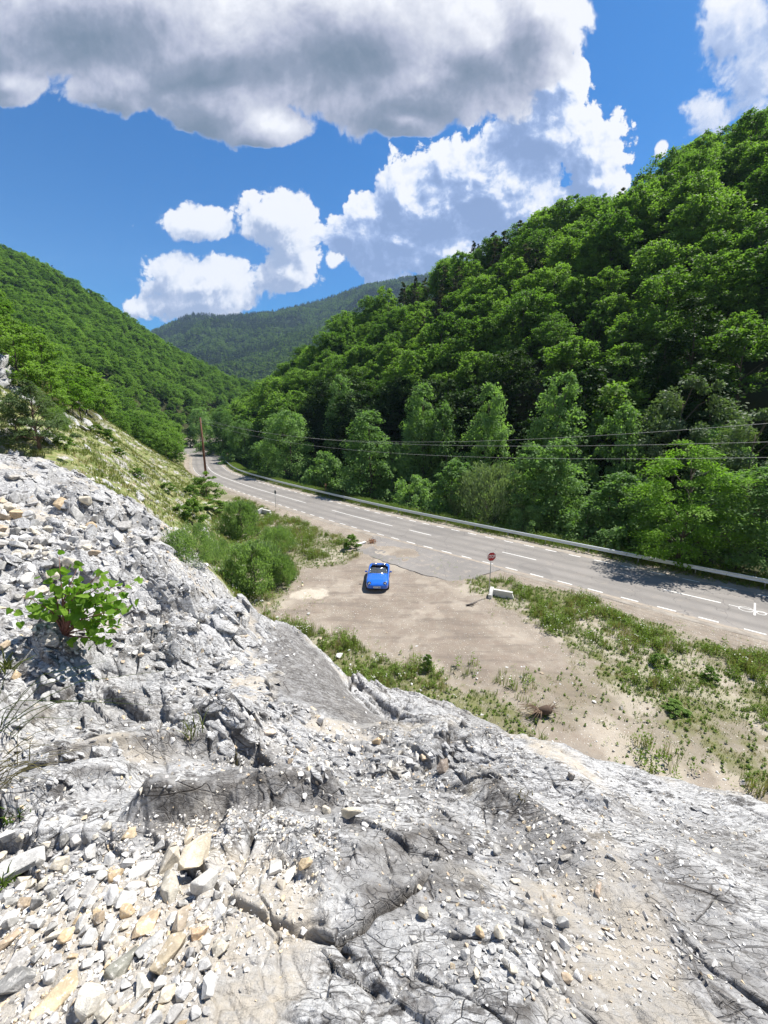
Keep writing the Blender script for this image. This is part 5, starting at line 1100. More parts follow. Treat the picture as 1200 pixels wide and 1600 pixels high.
def march(U, Vv):
    a0, a1, a2 = (U - 600) / FPX, CP + SP * (800 - Vv) / FPX, -SP + CP * (800 - Vv) / FPX; hit = np.full(len(U), np.nan)
    for t in np.geomspace(0.8, 40, 190):
        live = np.isnan(hit)
        if not live.any(): break
        h = np.full(len(U), -1e9); h[live] = H(a0[live] * t, a1[live] * t); hit[live & (h > CH + a2 * t)] = t
    return a0 * hit, a1 * hit, hit
def shattered_rock():
    """angular blocks still seated in the outcrop, all lying with the bedding"""
    rg = np.random.default_rng(91); U, Vv, S = [], [], []
    def patch(cu, cv, ru, rv, n, s0, s1, rot=0.0):
        a = rg.uniform(0, 6.283, n); r = np.sqrt(rg.uniform(0, 1, n)); p = r * np.cos(a) * ru; q = r * np.sin(a) * rv; c, s_ = math.cos(rot), math.sin(rot)
        U.append(cu + p * c - q * s_); Vv.append(cv + p * s_ + q * c); S.append(s0 + (s1 - s0) * rg.beta(1.2, 2.4, n))
    patch(130, 830, 200, 110, 480, 10, 46, .55); patch(250, 900, 190, 70, 340, 10, 46, .75); patch(330, 980, 130, 90, 300, 12, 56, .8); patch(80, 980, 120, 130, 150, 14, 70); patch(60, 740, 90, 50, 240, 8, 30, .4)
    patch(330, 1080, 110, 70, 170, 14, 60, .5); patch(450, 1150, 130, 34, 170, 10, 40, .6); patch(590, 1200, 120, 34, 110, 10, 36, .3); patch(720, 1185, 110, 22, 90, 8, 28, .2); patch(960, 1240, 240, 20, 110, 6, 22, .2)
    patch(770, 1470, 40, 110, 34, 16, 44, -.5); patch(90, 1180, 110, 90, 50, 16, 60); patch(900, 1400, 260, 150, 50, 8, 26, .5); patch(180, 770, 90, 26, 180, 8, 30, .35)
    n_blocks = sum(len(q) for q in U)
    U = np.concatenate(U); Vv = np.concatenate(Vv); S = np.concatenate(S); PL = np.arange(len(U)) >= n_blocks; x, y, t = march(U, Vv); k = ~np.isnan(t); x, y, t, S, PL = x[k], y[k], t[k], S[k], PL[k]; rk = rock_m(x, y) > .8; x, y, t, S, PL = x[rk], y[rk], t[rk], S[rk], PL[rk]
    z = H(x, y); nr = normals_at(x, y, .25); size = S / FPX * t; geo = [stone_geo(950 + i, .55, 11) for i in range(14)]; Vs, Fs, at_, n0 = [], [], [], 0
    for i in range(len(x)):
        pl = bool(PL[i]); n = unit(nr[i] + rg.normal(0, .05 if pl else .16, 3)); L = np.array([.80, -.48, -.30]) + rg.normal(0, .16, 3); L = unit(L - n * (L @ n)); Bm = np.cross(n, L); V, F = geo[int(rg.integers(0, 14))]
        sz = size[i]; M = np.stack([L, Bm, n], 1); P = (V * sz * np.array([rg.uniform(1.1, 1.7), rg.uniform(.6, 1.0), rg.uniform(.16, .26) if pl else rg.uniform(.5, .95)])) @ M.T + np.array([x[i], y[i], z[i]]) - n * sz * .13
        Vs.append(P); Fs.append(F + n0); n0 += len(V)
    o = mesh_np('shattered_rock', np.concatenate(Vs), np.concatenate(Fs), M_ROCK); tag(o, 'angular blocks of fractured marble seated in the slope along its bedding', 'rock', kind='stuff'); print('blocks', len(x))
shattered_rock()
def slope_rocks():
    rg = np.random.default_rng(93); n = 420; x = rg.uniform(-60, -14, n); y = rg.uniform(24, 95, n); z = H0(x, y); rd, _ = road_d(x, y); rk = rock_m(x, y); u, v = to_px(x, y, z); q = fbm(x * .18 + y * .05, y * .25, 3, 95)
    k = (rd < -4) & (rk < .2) & (z > .8) & (u > 0) & (u < 340) & (q > .50); x, y, z = x[k], y[k], z[k]; nr = normals_at(x, y, .4); geo = [stone_geo(970 + i, .5, 12) for i in range(8)]; Vs, Fs, n0 = [], [], 0
    for i in range(len(x)):
        n_ = unit(nr[i] + rg.normal(0, .12, 3)); L = np.array([.7, -.5, -.4]) + rg.normal(0, .2, 3); L = unit(L - n_ * (L @ n_)); Bm = np.cross(n_, L); V, F = geo[i % 8]; sz = rg.uniform(.4, 1.9); P = (V * sz * np.array([1.6, .8, .5])) @ np.stack([L, Bm, n_], 1).T + np.array([x[i], y[i], z[i]]); Vs.append(P); Fs.append(F + n0); n0 += len(V)
    o = mesh_np('slope_rocks', np.concatenate(Vs), np.concatenate(Fs), M_ROCK); tag(o, 'grey rock ribs poking through the grassy slope on the left', 'rock', kind='stuff')
slope_rocks()
# ------------------------------------------------------------ grass, weeds
def ground_surface_z(x, y):
    z = H0(x, y); rd, _ = road_d(x, y); rk = np.zeros(x.shape); nn = np.hypot(x, y) < 60; rk[nn] = rock_m(x[nn], y[nn])
    und = (fbm(x * 0.5, y * 0.5, 4, 301) - 0.5) * 0.16 + (fbm(x * 2.5, y * 2.5, 3, 311) - 0.5) * 0.05
    flat = sstep(np.abs(rd - 4.0), 4.6, 6.2); slp = slope_m(x, y, z, rd, rk) * (np.hypot(x, y) < 140); return z + und * flat * (1 + 2.4 * slp), rd, rk
def blades(rg, X, Y, Z, Hh, per, spread, wid, lean=0.35):
    n = len(X) * per; i = np.repeat(np.arange(len(X)), per); a = rg.uniform(0, 6.283, n); r = np.sqrt(rg.uniform(0, 1, n)) * spread[i] if hasattr(spread, '__len__') else np.sqrt(rg.uniform(0, 1, n)) * spread
    b = np.stack([X[i] + r * np.cos(a), Y[i] + r * np.sin(a), Z[i] - 0.03], 1); h = Hh[i] * rg.uniform(0.5, 1.15, n); la = rg.uniform(0, 6.283, n); l = h * np.abs(rg.normal(0, lean, n))
    tip = b + np.stack([np.cos(la) * l, np.sin(la) * l, h], 1); mid = b + np.stack([np.cos(la) * l * .35, np.sin(la) * l * .35, h * 0.6], 1)
    sd = np.stack([-np.sin(la), np.cos(la), 0 * la], 1) * (wid * rg.uniform(.6, 1.4, n))[:, None]
    V = np.stack([b - sd, b + sd, mid + sd * .8, mid - sd * .8, tip], 1).reshape(-1, 3); base = np.arange(n)[:, None] * 5
    return V, base + np.array([[0, 1, 2, 3]]), base + np.array([[3, 2, 4]]), i
def build_blades(name, rg, X, Y, Z, Hh, per, spread, wid, m, label, lean=0.35):
    V, Q, T, i = blades(rg, X, Y, Z, Hh, per, spread, wid, lean); tv = rg.uniform(0, 1, len(X))[i] * 0.6 + rg.uniform(0, .4, len(i))
    o = mesh_np(name, V, [Q, T], m, attrs={'var': ('FACE', np.concatenate([tv, tv]))}); tag(o, label, 'grass' if 'grass' in name else 'weeds', kind='stuff'); return o
def build_weeds(name, rg, X, Y, Z, Hh, m, label, nleaf=16, lw=0.05, wid=0.35):
    """leafy stems: pointed leaves round short stalks"""
    n = len(X) * nleaf; i = np.repeat(np.arange(len(X)), nleaf); f = rg.uniform(0.05, 1, n); a = rg.uniform(0, 6.283, n); w = Hh[i] * wid * (1 - 0.65 * f) * np.sqrt(rg.uniform(0, 1, n))
    C = np.stack([X[i] + np.cos(a) * w, Y[i] + np.sin(a) * w, Z[i] + f * Hh[i]], 1); D = np.stack([np.cos(a), np.sin(a), 0.5 + 0 * a], 1) + rg.normal(0, .3, (n, 3)); Nn = np.stack([0 * a, 0 * a, 1 + 0 * a], 1) + rg.normal(0, .5, (n, 3))
    L = lw * rg.uniform(.7, 1.5, n) * (1.2 - 0.5 * f) * (0.6 + Hh[i]); V, F = leaves(rg, C, D, Nn, L, L * 0.5)
    o = mesh_np(name, V, F, m, attrs={'var': ('FACE', np.clip(rg.uniform(0, 1, len(X))[i] * .6 + rg.uniform(0, .4, n), 0, 1))}); tag(o, label, 'weeds', kind='stuff'); return o
def grow():
    rg = np.random.default_rng(51); n = 190000; x = rg.uniform(-24, 30, n); y = rg.uniform(9, 62, n); z, rd, rk = ground_surface_z(x, y); u, v = to_px(x, y, z)
    seen = (u > -40) & (u < 1240) & (rk < 0.3) & (np.abs(rd - 3.7) > 4.4); dens = veg_d(x, y, rd) * (z < 1.0)
    k = seen & (rg.uniform(0, 1, n) < dens * 0.62); x, y, z, rd = x[k], y[k], z[k], rd[k]; print('flat tufts', len(x))
    tall = fbm(x * .5, y * .5, 3, 61); h = (0.12 + 0.55 * sstep(tall, 0.42, 0.66) * rg.uniform(.5, 1.1, len(x))); kind = rg.uniform(0, 1, len(x)) + (fbm(x * .8, y * .8, 3, 62) - .5) * 1.2
    a = kind < 0.38; b = (kind >= 0.38) & (kind < 0.86); c = kind >= 0.86
    build_blades('grass_tufts', rg, x[a], y[a], z[a], h[a], 12, 0.16, 0.010, M_GRASS, 'green grass tufts growing on the banks of the lay-by')
    build_weeds('leafy_weeds', rg, x[b], y[b], z[b], h[b] * 1.05, M_WEED, 'leafy green weeds covering the banks of the lay-by', 22, 0.085, 0.42)
    build_blades('dry_grass', rg, x[c], y[c], z[c], h[c] * 1.1, 12, 0.14, 0.008, M_DRY, 'straw-coloured dry grass among the weeds')
    # little white flower heads
    f = np.where((h > .3) & (rg.uniform(0, 1, len(x)) < .035))[0]; f = np.repeat(f, 5); C = np.stack([x[f] + rg.normal(0, .12, len(f)), y[f] + rg.normal(0, .12, len(f)), z[f] + h[f] * rg.uniform(.75, 1.1, len(f))], 1)
    V, F = leaves(rg, C, rg.normal(0, 1, (len(f), 3)) * [1, 1, .2], np.tile([0, 0, 1.0], (len(f), 1)) + rg.normal(0, .2, (len(f), 3)), np.full(len(f), .06), np.full(len(f), .055))
    mf_ = simple('white_petals', (0.62, 0.62, 0.55), 0.7); tag(mesh_np('wild_flowers', V, F, mf_), 'tiny white wildflowers dotted through the weeds', 'flowers', kind='stuff')
    # sparse seedlings over the bare ground
    n = 2600; x = rg.uniform(-10, 24, n); y = rg.uniform(10, 34, n); z, rd, rk = ground_surface_z(x, y); q = fbm(x * .6, y * .6, 3, 66); lotm = in_poly(x, y, gpoly([(480, 895), (560, 868), (700, 915), (735, 945), (820, 1020), (700, 1030), (540, 975)])) > -0.3
    k = (rk < .1) & (rd < -1.5) & (z < .6) & ~lotm & (rg.uniform(0, 1, n) < sstep(q, .38, .58)); build_weeds('seedlings', rg, x[k], y[k], z[k], rg.uniform(.06, .2, k.sum()), M_WEED, 'scattered small green seedlings on the bare gravel', 12, 0.06, 0.8)
    # far side strip behind and under the guardrail
    n = 30000; arc = rg.uniform(100, 262, n); off = rg.uniform(7.95, 12.0, n) + rg.normal(0, .1, n); p = at_road(arc, off); z = H0(p[:, 0], p[:, 1]); keep = rg.uniform(0, 1, n) < np.clip(0.35 + 0.65 * sstep(fbm(arc * .5, off, 3, 68), .4, .55), 0, 1) * np.where(off < 8.5, 0.45, 1.0); p, z, off = p[keep], z[keep], off[keep]
    h = np.where(off < 9.0, rg.uniform(.08, .28, len(z)), rg.uniform(.25, .85, len(z))); a = rg.uniform(0, 1, len(z)) < .45
    build_blades('verge_grass', rg, p[a, 0], p[a, 1], z[a], h[a], 9, 0.15, 0.012, M_GRASS, 'grass growing along and behind the guardrail')
    build_weeds('verge_weeds', rg, p[~a, 0], p[~a, 1], z[~a], h[~a], M_WEED, 'leafy weeds and pale umbels behind the guardrail', 16, 0.10, 0.4)
    # grass of the slope on the left
    n = 70000; x = rg.uniform(-75, -8, n); y = rg.uniform(22, 125, n); z, rd, rk = ground_surface_z(x, y); u, v = to_px(x, y, z); q = fbm(x * .6, y * .6, 4, 69)
    k = (rd < -1.2) & (rk < .2) & (z > 0.3) & (u > -20) & (u < 460) & (rg.uniform(0, 1, n) < sstep(q, .30, .50) * np.clip(48 / np.hypot(x, y), .25, 1)); x, y, z, q = x[k], y[k], z[k], q[k]; print('slope tufts', len(x))
    d = rg.uniform(0, 1, len(x)) + (fbm(x * .3, y * .3, 3, 70) - .5) < .18; h = rg.uniform(.12, .42, len(x)); w = 0.012 + 0.0006 * y.mean()
    build_blades('slope_grass', rg, x[~d], y[~d], z[~d], h[~d], 9, 0.24, 0.02, M_GRASS, 'yellow-green grass on the slope left of the road', 0.5)
    build_blades('slope_dry_grass', rg, x[d], y[d], z[d], h[d], 9, 0.24, 0.018, M_DRY, 'dry grass on the slope left of the road', 0.5)
grow()
# ------------------------------------------------------------ shrubs and small trees standing alone
tree_proto('shrub_round', 'willow', 2.4, 1.8, 90, 130, 0.13, M_SHRUBG, M_BARK, 61, r0=.04, crown0=0.0, nb=14)
tree_proto('shrub_up', 'willow', 2.6, 1.6, 110, 130, 0.15, M_SHRUBG, M_BARK, 62, r0=.04, crown0=0.0, nb=16)
tree_proto('shrub_leafy', 'broad', 2.4, 1.4, 40, 130, 0.17, M_SHRUB, M_BARK, 63, r0=.04, crown0=0.02, nb=12)
tree_proto('young_spruce', 'cone', 3.4, 1.7, 44, 120, 0.17, M_SHRUB, M_BARKP, 64, r0=.06, crown0=0.03, nb=16)
tree_proto('open_pine', 'pine', 6.5, 2.9, 60, 150, 0.24, M_PINEL, M_BARKP, 65, r0=.13, crown0=0.14, nb=26)
tree_proto('thin_tree', 'acacia', 6.0, 1.9, 44, 90, 0.20, M_ACACIA, M_BARK, 66, r0=.07, crown0=0.25, nb=14)
def place_px(u, v, t=None):
    q = on_view(u, v) if t is None else P3(u, v, t); return q[0], q[1], H1(q[0], q[1])
for key, u, vb, wpx, hpx, nm, lab, cat in [
    ('shrub_up', 378, 838, 66, 62, 'shrub', 'round feathery green shrub directly in front of the left concrete headwall', 'shrub'),
    ('shrub_round', 432, 860, 58, 46, 'shrub', 'small dense bluish-green shrub between two larger shrubs beside the lay-by', 'shrub'),
    ('shrub_up', 398, 915, 104, 78, 'shrub', 'largest feathery shrub at the edge of the gravel left of the car', 'shrub'),
    ('shrub_up', 440, 912, 50, 52, 'shrub', 'small feathery shrub at the right foot of the largest shrub', 'shrub'),
    ('shrub_round', 302, 872, 96, 60, 'shrub', 'grey-green spreading shrub right against the edge of the rock', 'shrub'),
    ('shrub_round', 335, 880, 50, 50, 'shrub', 'dark green shrub between the rock edge and the largest shrub', 'shrub'),
    ('shrub_leafy', 302, 822, 42, 48, 'shrub', 'thin upright leafy bush on the slope above the grey-green shrub', 'shrub'),
    ('young_spruce', 323, 778, 52, 50, 'young_conifer', 'young bushy conifer at the foot of the wooden utility pole', 'conifer'),
    ('shrub_leafy', 335, 800, 44, 20, 'shrub', 'low bright green bush below the young conifer', 'shrub'),
    ('shrub_leafy', 285, 808, 36, 22, 'shrub', 'low green bush left of the thin upright bush on the slope', 'shrub'),
    ('shrub_leafy', 548, 858, 30, 26, 'shrub', 'leafy weed clump beside the white slab at the corner of the asphalt', 'shrub'),
    ('shrub_leafy', 669, 1046, 17, 30, 'plant', 'small dark upright plant alone at the near edge of the lay-by', 'plant'),
    ('shrub_leafy', 1052, 1110, 40, 18, 'plant', 'low broad-leaved plant in the middle of the right-hand bank', 'plant'),
    ('shrub_leafy', 1030, 1040, 30, 22, 'plant', 'taller green clump in the middle of the right-hand weed bank', 'plant'),
    ('shrub_leafy', 1105, 1062, 28, 26, 'plant', 'tall weedy clump near the right end of the bank', 'plant'),
    ('open_pine', 62, 700, 120, 112, 'pine_tree', 'open grey-green pine with visible trunk on top of the left slope', 'pine'),
    ('open_pine', 28, 690, 70, 80, 'pine_tree', 'smaller pine partly hidden behind the open grey-green pine', 'pine'),
    ('thin_tree', 127, 655, 46, 70, 'young_tree', 'thin young tree with bare trunk on the crest of the left slope', 'tree'),
    ('thin_tree', 115, 650, 36, 66, 'young_tree', 'thinner young tree just left of the one on the crest', 'tree'),
    ('shrub_leafy', 215, 745, 24, 16, 'shrub', 'small green bush halfway down the grassy slope', 'shrub'),
    ('shrub_leafy', 262, 770, 26, 18, 'shrub', 'green bush on the slope just above the thin upright bush', 'shrub'),
    ('shrub_leafy', 185, 712, 20, 14, 'shrub', 'little bush high on the grassy slope below its crest', 'shrub'),
    ('shrub_leafy', 262, 716, 26, 22, 'shrub', 'bright bush at the edge of the grassy slope where the road vanishes', 'shrub'),
    ('shrub_leafy', 240, 700, 34, 30, 'shrub', 'larger bright bush on the slope edge left of the vanishing road', 'shrub'),
    ('shrub_leafy', 205, 672, 36, 30, 'shrub', 'bright green bush on the slope crest above the road bend', 'shrub'),
    ('shrub_leafy', 100, 700, 30, 22, 'shrub', 'green bush between the open pine and the grassy slope', 'shrub'),
    ('shrub_leafy', 170, 690, 26, 22, 'shrub', 'bushy green shrub just under the crest of the grassy slope', 'shrub'),
    ('shrub_up', 90, 668, 40, 34, 'shrub', 'pale feathery shrub behind the open pine', 'shrub'),
    ('shrub_leafy', 300, 775, 30, 20, 'shrub', 'low bush between the young conifer and the thin upright bush', 'shrub'),
    ('shrub_leafy', 150, 678, 24, 16, 'shrub', 'tiny green bush on the crest right of the thin young tree', 'shrub')]:
    x, y, z = place_px(u, vb); dep = y * CP - (z - CH) * SP; hh = hpx / FPX * dep * 0.92; t = TREES[key]; sc = hh / t['H']; ww = wpx / FPX * dep / 2
    plant_tree(key, (x, y, z - 0.05), rgt.uniform(0, 6), sc, nm, lab, cat, None, ('foliage', 'stems') if key.startswith('shrub') else ('crown', 'trunk'), szx=float(np.clip(ww / (t['R'] * 1.15) / sc, 0.5, 2.0)))
# ------------------------------------------------------------ leafy sapling growing out of the foreground rock
def sapling():
    rg = np.random.default_rng(71); x0, y0, z0 = on_view(100, 990); e = empty('sapling', (x0, y0, z0 - .03)); tag(e, 'leafy poplar sapling with heart-shaped leaves growing from the foreground rock', 'sapling')
    dep = y0 * CP - (z0 - CH) * SP; k = dep / FPX                    # metres per photo pixel at its distance
    rt = Vector((1, 0, 0)); up = Vector((0, 0.15, 1))
    ends = [(125, -60), (105, -95), (70, -110), (40, -120), (-5, -135), (20, -90), (90, -60), (118, -85), (60, -70), (-25, -100), (-45, -60), (-35, -75), (-20, -45), (75, -15), (90, -28), (60, -35), (35, -60), (50, -95), (85, -100), (-50, -50), (45, 2), (70, 0)]
    br = MB(); lv, ln_ = [], []; hub = Vector((0, 0, 0)); L = []
    for (du, dv) in [(p_ * .92, q_ * .9) for p_, q_ in ends]:
        E = rt * (du * k) + up * (-dv * k) + Vector((0, rg.uniform(-25, 12) * k, 0)); mid = Vector((E.x * 0.30, E.y * .4, E.z * 0.55)) + Vector(rg.normal(0, 3 * k, 3)); br.tube([hub, mid * 0.5 + Vector((0, 0, .01)), mid, E], [2.2 * k, 1.5 * k, 1.0 * k, .4 * k], 6)
        for j in range(12):
            f = rg.uniform(0.45, 1.05); P = mid.lerp(E, (f - .35) / .65) if f > .35 else hub.lerp(mid, f); L.append((P + Vector(rg.normal(0, 8 * k, 3)), E - mid))
    br.build('stems', simple('reddish_twig', (0.14, 0.06, 0.045), 0.7), e, True)
    V, F, va = [], [], []
    shp = [(0, 0), (.28, -.10), (.50, .12), (.48, .42), (.26, .74), (0, 1.08), (-.26, .74), (-.48, .42), (-.50, .12), (-.28, -.10)]
    for P, d in L:
        s = rg.uniform(7.5, 13.5) * k * (1.25 if rg.uniform() < .2 else 1); dirn = (Vector(rg.normal(0, 1, 3)) + d.normalized() * .6 + Vector((0, 0, -.5))).normalized(); nn = (Vector(rg.normal(0, .55, 3)) + Vector((0.3, -.35, .7))).normalized(); sd = dirn.cross(nn).normalized(); n0 = len(V)
        for (a, b) in shp: V.append(P + sd * (a * s) + dirn * (b * s) + nn * (0.22 * abs(a) * s))
        F.append(list(range(n0, n0 + 10))); va.append(rg.uniform(0, 1))
    me = bpy.data.meshes.new('leaves'); me.from_pydata([tuple(v) for v in V], [], F); me.update(); a = me.attributes.new('var', 'FLOAT', 'FACE'); a.data.foreach_set('value', np.array(va, np.float32)); me.materials.append(M_POPLAR); o = bpy.data.objects.new('leaves', me); col.objects.link(o); o.parent = e
sapling()
M_SEED = simple('seed_head', (0.46, 0.34, 0.20), 0.9)
def tussock(u, v, n, lpx, m, name, label, aim, wid=0.9, sprd=20, heads=True, seed=5):
    """arching grass stalks from one root, some with seed heads"""
    rg = np.random.default_rng(seed); x, y, z = on_view(u, v); dep = y * CP - (z - CH) * SP; k = dep / FPX; e = empty(name, (x, y, z)); tag(e, label, 'grass'); st = MB(); hd = MB()
    for i in range(n):
        b = Vector(rg.normal(0, sprd * k, 3)) * Vector((1, 1, .1)); b.z = -3 * k; l = lpx * k * rg.uniform(.45, 1.1); d = Vector((aim[0] + rg.normal(0, .35), rg.normal(-.1, .3), aim[1] + rg.normal(0, .22))).normalized(); p1 = b + d * l * .5 + Vector((0, 0, .10 * l)); p2 = b + d * l + Vector((d.x * .10 * l, 0, -.06 * l))
        st.tube([b, b.lerp(p1, .55) + Vector((0, 0, .03 * l)), p1, p2], [wid * k, wid * k * .8, wid * k * .6, wid * k * .25], 4, False)
        if heads and rg.uniform() < .14: hd = MB(); hd.tube([p2 - d * .16 * l, p2 - d * .08 * l, p2 + d * .02 * l], [wid * k * .8, wid * k * 2.2, wid * k * .4], 6); hd.build('seed_head', M_SEED, e, True)
    st.build('stalks', m, e, True)
tussock(-22, 1225, 34, 115, M_DRY, 'grass_tussock', 'big dry straw tussock hanging over the rock at the left edge', (0.75, 0.45), 0.8, 26, True, 6)
tussock(-5, 1140, 16, 240, M_GRASS, 'grass_stalks', 'long thin green stalks with tan seed heads rising from the left edge', (0.85, 0.62), 0.8, 16, True, 7)
tussock(300, 1145, 26, 36, M_GRASS, 'grass_tuft', 'small green tuft in the crack below the broken blocks', (0.1, .9), 0.8, 8, False, 8)
tussock(370, 1190, 10, 40, M_DRY, 'dry_grass_tuft', 'thin dry tuft above the dark stained boulder', (0.2, .9), 0.6, 8, True, 9)
tussock(825, 1245, 12, 22, M_DRY, 'dry_grass_tuft', 'small dry tuft at the top of the dark streak on the right', (0.1, .9), 0.8, 10, False, 10)
tussock(8, 1045, 22, 42, M_GRASS, 'grass_tuft', 'spiky green tuft at the left edge below the sapling', (0.3, .8), 1.2, 6, False, 11)
tussock(5, 1385, 26, 34, M_WEED, 'grass_tuft', 'bright green tuft at the left edge beside the big pale stone', (0.3, .8), 1.6, 8, False, 12)
tussock(20, 1280, 20, 30, M_WEED, 'grass_tuft', 'short green tuft under the big straw tussock', (0.3, .8), 1.4, 8, False, 13)
# ------------------------------------------------------------ man-made things
M_GALV = simple('galvanised_steel', (0.62, 0.66, 0.68), 0.38, 0.35, 0.5, 0.10, 2.0); M_POSTM = simple('post_steel', (0.36, 0.37, 0.37), 0.5, 0.6)
M_WOODP = simple('creosoted_wood', (0.135, 0.060, 0.035), 0.85, var=0.3, vs=3); M_CONC = simple('rough_concrete', (0.50, 0.49, 0.46), 0.9, var=0.22, vs=5, bs=0.5)
M_BLACK = simple('black_rubber', (0.022, 0.022, 0.023), 0.8); M_WHITE = simple('white_plastic', (0.72, 0.72, 0.70), 0.5, var=.05); M_RED = simple('red_sheeting', (0.42, 0.025, 0.03), 0.45, var=.06)
M_BROWN = simple('brown_paint', (0.14, 0.07, 0.045), 0.6); M_WIRE = simple('cable', (0.30, 0.30, 0.29), 0.6)
def guardrail():
    off = 8.75; a0, a1 = 92.0, 262.0; e = empty('guardrail', tuple(at_road(130.0, off)) + (0,)); base = Vector(e.location); tag(e, 'long galvanised steel guardrail following the far side of the road', 'guardrail')
    prof = [(-.010, .44), (.035, .465), (.035, .515), (-.030, .575), (-.030, .605), (-.030, .635), (.035, .695), (.035, .745), (-.010, .77)]
    ar = np.arange(a0, a1, 1.0); V = []
    for (dx, z) in prof + prof[::-1]:
        pass
    ring = [(-dx, z) for dx, z in prof] + [(-dx + .012, z) for dx, z in prof[::-1]]
    for (dx, z) in ring:
        p = at_road(ar, off - .06 + dx); V.append(np.stack([p[:, 0] - base.x, p[:, 1] - base.y, np.full(len(ar), z)], 1))
    V = np.concatenate(V); n = len(ring); F = grid_faces(n, len(ar)); wrap = grid_faces(2, len(ar)).copy(); wrap = np.where(wrap >= len(ar), wrap - len(ar), wrap + (n - 1) * len(ar))
    mesh_np('rail', V, np.concatenate([F, wrap]), M_GALV, e, smooth=False)
    proto = None
    for a in np.arange(a0 + 1.3, a1, 4.0):
        p = at_road(a, off + .09); q = at_road(a + .5, off + .09); rz = math.atan2(q[1] - p[1], q[0] - p[0])
        if proto is None:
            m = MB(); m.box((0, 0, .35), (.06, .10, .80), bev=.01); m.box((0, -.045 if False else .0, .60), (.12, .13, .18), bev=.01); proto = m.build('post', M_POSTM, e); o = proto
        else: o = proto.copy(); o.parent = e; col.objects.link(o)
        o.location = (p[0] - base.x, p[1] - base.y, -0.05); o.rotation_euler = (0, 0, rz)
guardrail()
def reflector():
    x, y = at_road(128.4, 8.72); e = empty('delineator', (x, y, .0)); tag(e, 'white delineator with a red patch mounted on top of the guardrail', 'delineator')
    m = MB(); m.tube([(0, 0, .74), (0, 0, .80), (0, 0, .83), (0, 0, 1.02), (0, 0, 1.04)], [.07, .07, .11, .11, .09], 12); m.build('housing', M_WHITE, e, True)
    MB().box((.07, -.075, .90), (.10, .06, .11), R(-42), bev=.01).build('reflector', M_RED, e)
reflector()
def pole(x, y, h, label, lean=(0, 0)):
    z = H1(x, y); e = empty('utility_pole', (x, y, z - .3)); tag(e, label, 'utility pole'); m = MB(); m.tube([(0, 0, 0), (lean[0] * .5, lean[1] * .5, h * .5), (lean[0], lean[1], h)], [.26, .22, .16], 12); m.build('shaft', M_WOODP, e, True)
    for i, (dz, dx) in enumerate(((-.12, .16), (-.55, -.16), (-.98, .16))):
        b = MB(); b.tube([(lean[0], lean[1], h + dz - .10), (lean[0] + dx, lean[1] - .02, h + dz - .10), (lean[0] + dx, lean[1] - .02, h + dz - .02)], .012, 6); br = b.build('bracket', M_POSTM, e)
        b = MB(); b.tube([(lean[0] + dx, lean[1] - .02, h + dz - .03), (lean[0] + dx, lean[1] - .02, h + dz), (lean[0] + dx, lean[1] - .02, h + dz + .05), (lean[0] + dx, lean[1] - .02, h + dz + .09)], [.03, .045, .03, .012], 8); b.build('insulator', M_WHITE, br, True)
    return Vector((x + lean[0], y + lean[1], z - .3 + h))
PX, PY = G(322, 744); top1 = pole(PX, PY, 12.9, 'tall brown wooden utility pole beside the road at left')
PX2, PY2 = PX + 62.3 * 1.32, PY - 61.5 * 1.32; top2 = Vector((PX2, PY2, 12.6)); pole(PX2, PY2, 12.6 - H1(PX2, PY2) + .3, 'wooden utility pole beyond the right edge of the view')
for nm, s0, mid, e_, lab in (('power_cable', top1.z, 9.60, 11.72, 'uppermost overhead cable, rising towards the right edge'), ('power_cable', top1.z - .45, 9.35, 10.62, 'middle overhead cable crossing in front of the dark wood'), ('power_cable', top1.z - .9, 8.25, 9.65, 'lowest overhead cable crossing in front of the dark wood')):
    # parabola through pole top, the measured dip at two thirds, and the right-hand exit
    A = np.array([[0, 0, 1], [.67 ** 2, .67, 1], [1, 1, 1]]); cf = np.linalg.solve(A, np.array([s0, mid, e_])); m = MB(); pts = [(PX + 62.3 * p, PY - 61.5 * p, cf[0] * p * p + cf[1] * p + cf[2]) for p in np.linspace(0, 1.32, 70)]; m.tube(pts, .012, 5, False); o = m.build(nm, M_WIRE, None, True); tag(o, lab, 'cable', 'overhead cables')
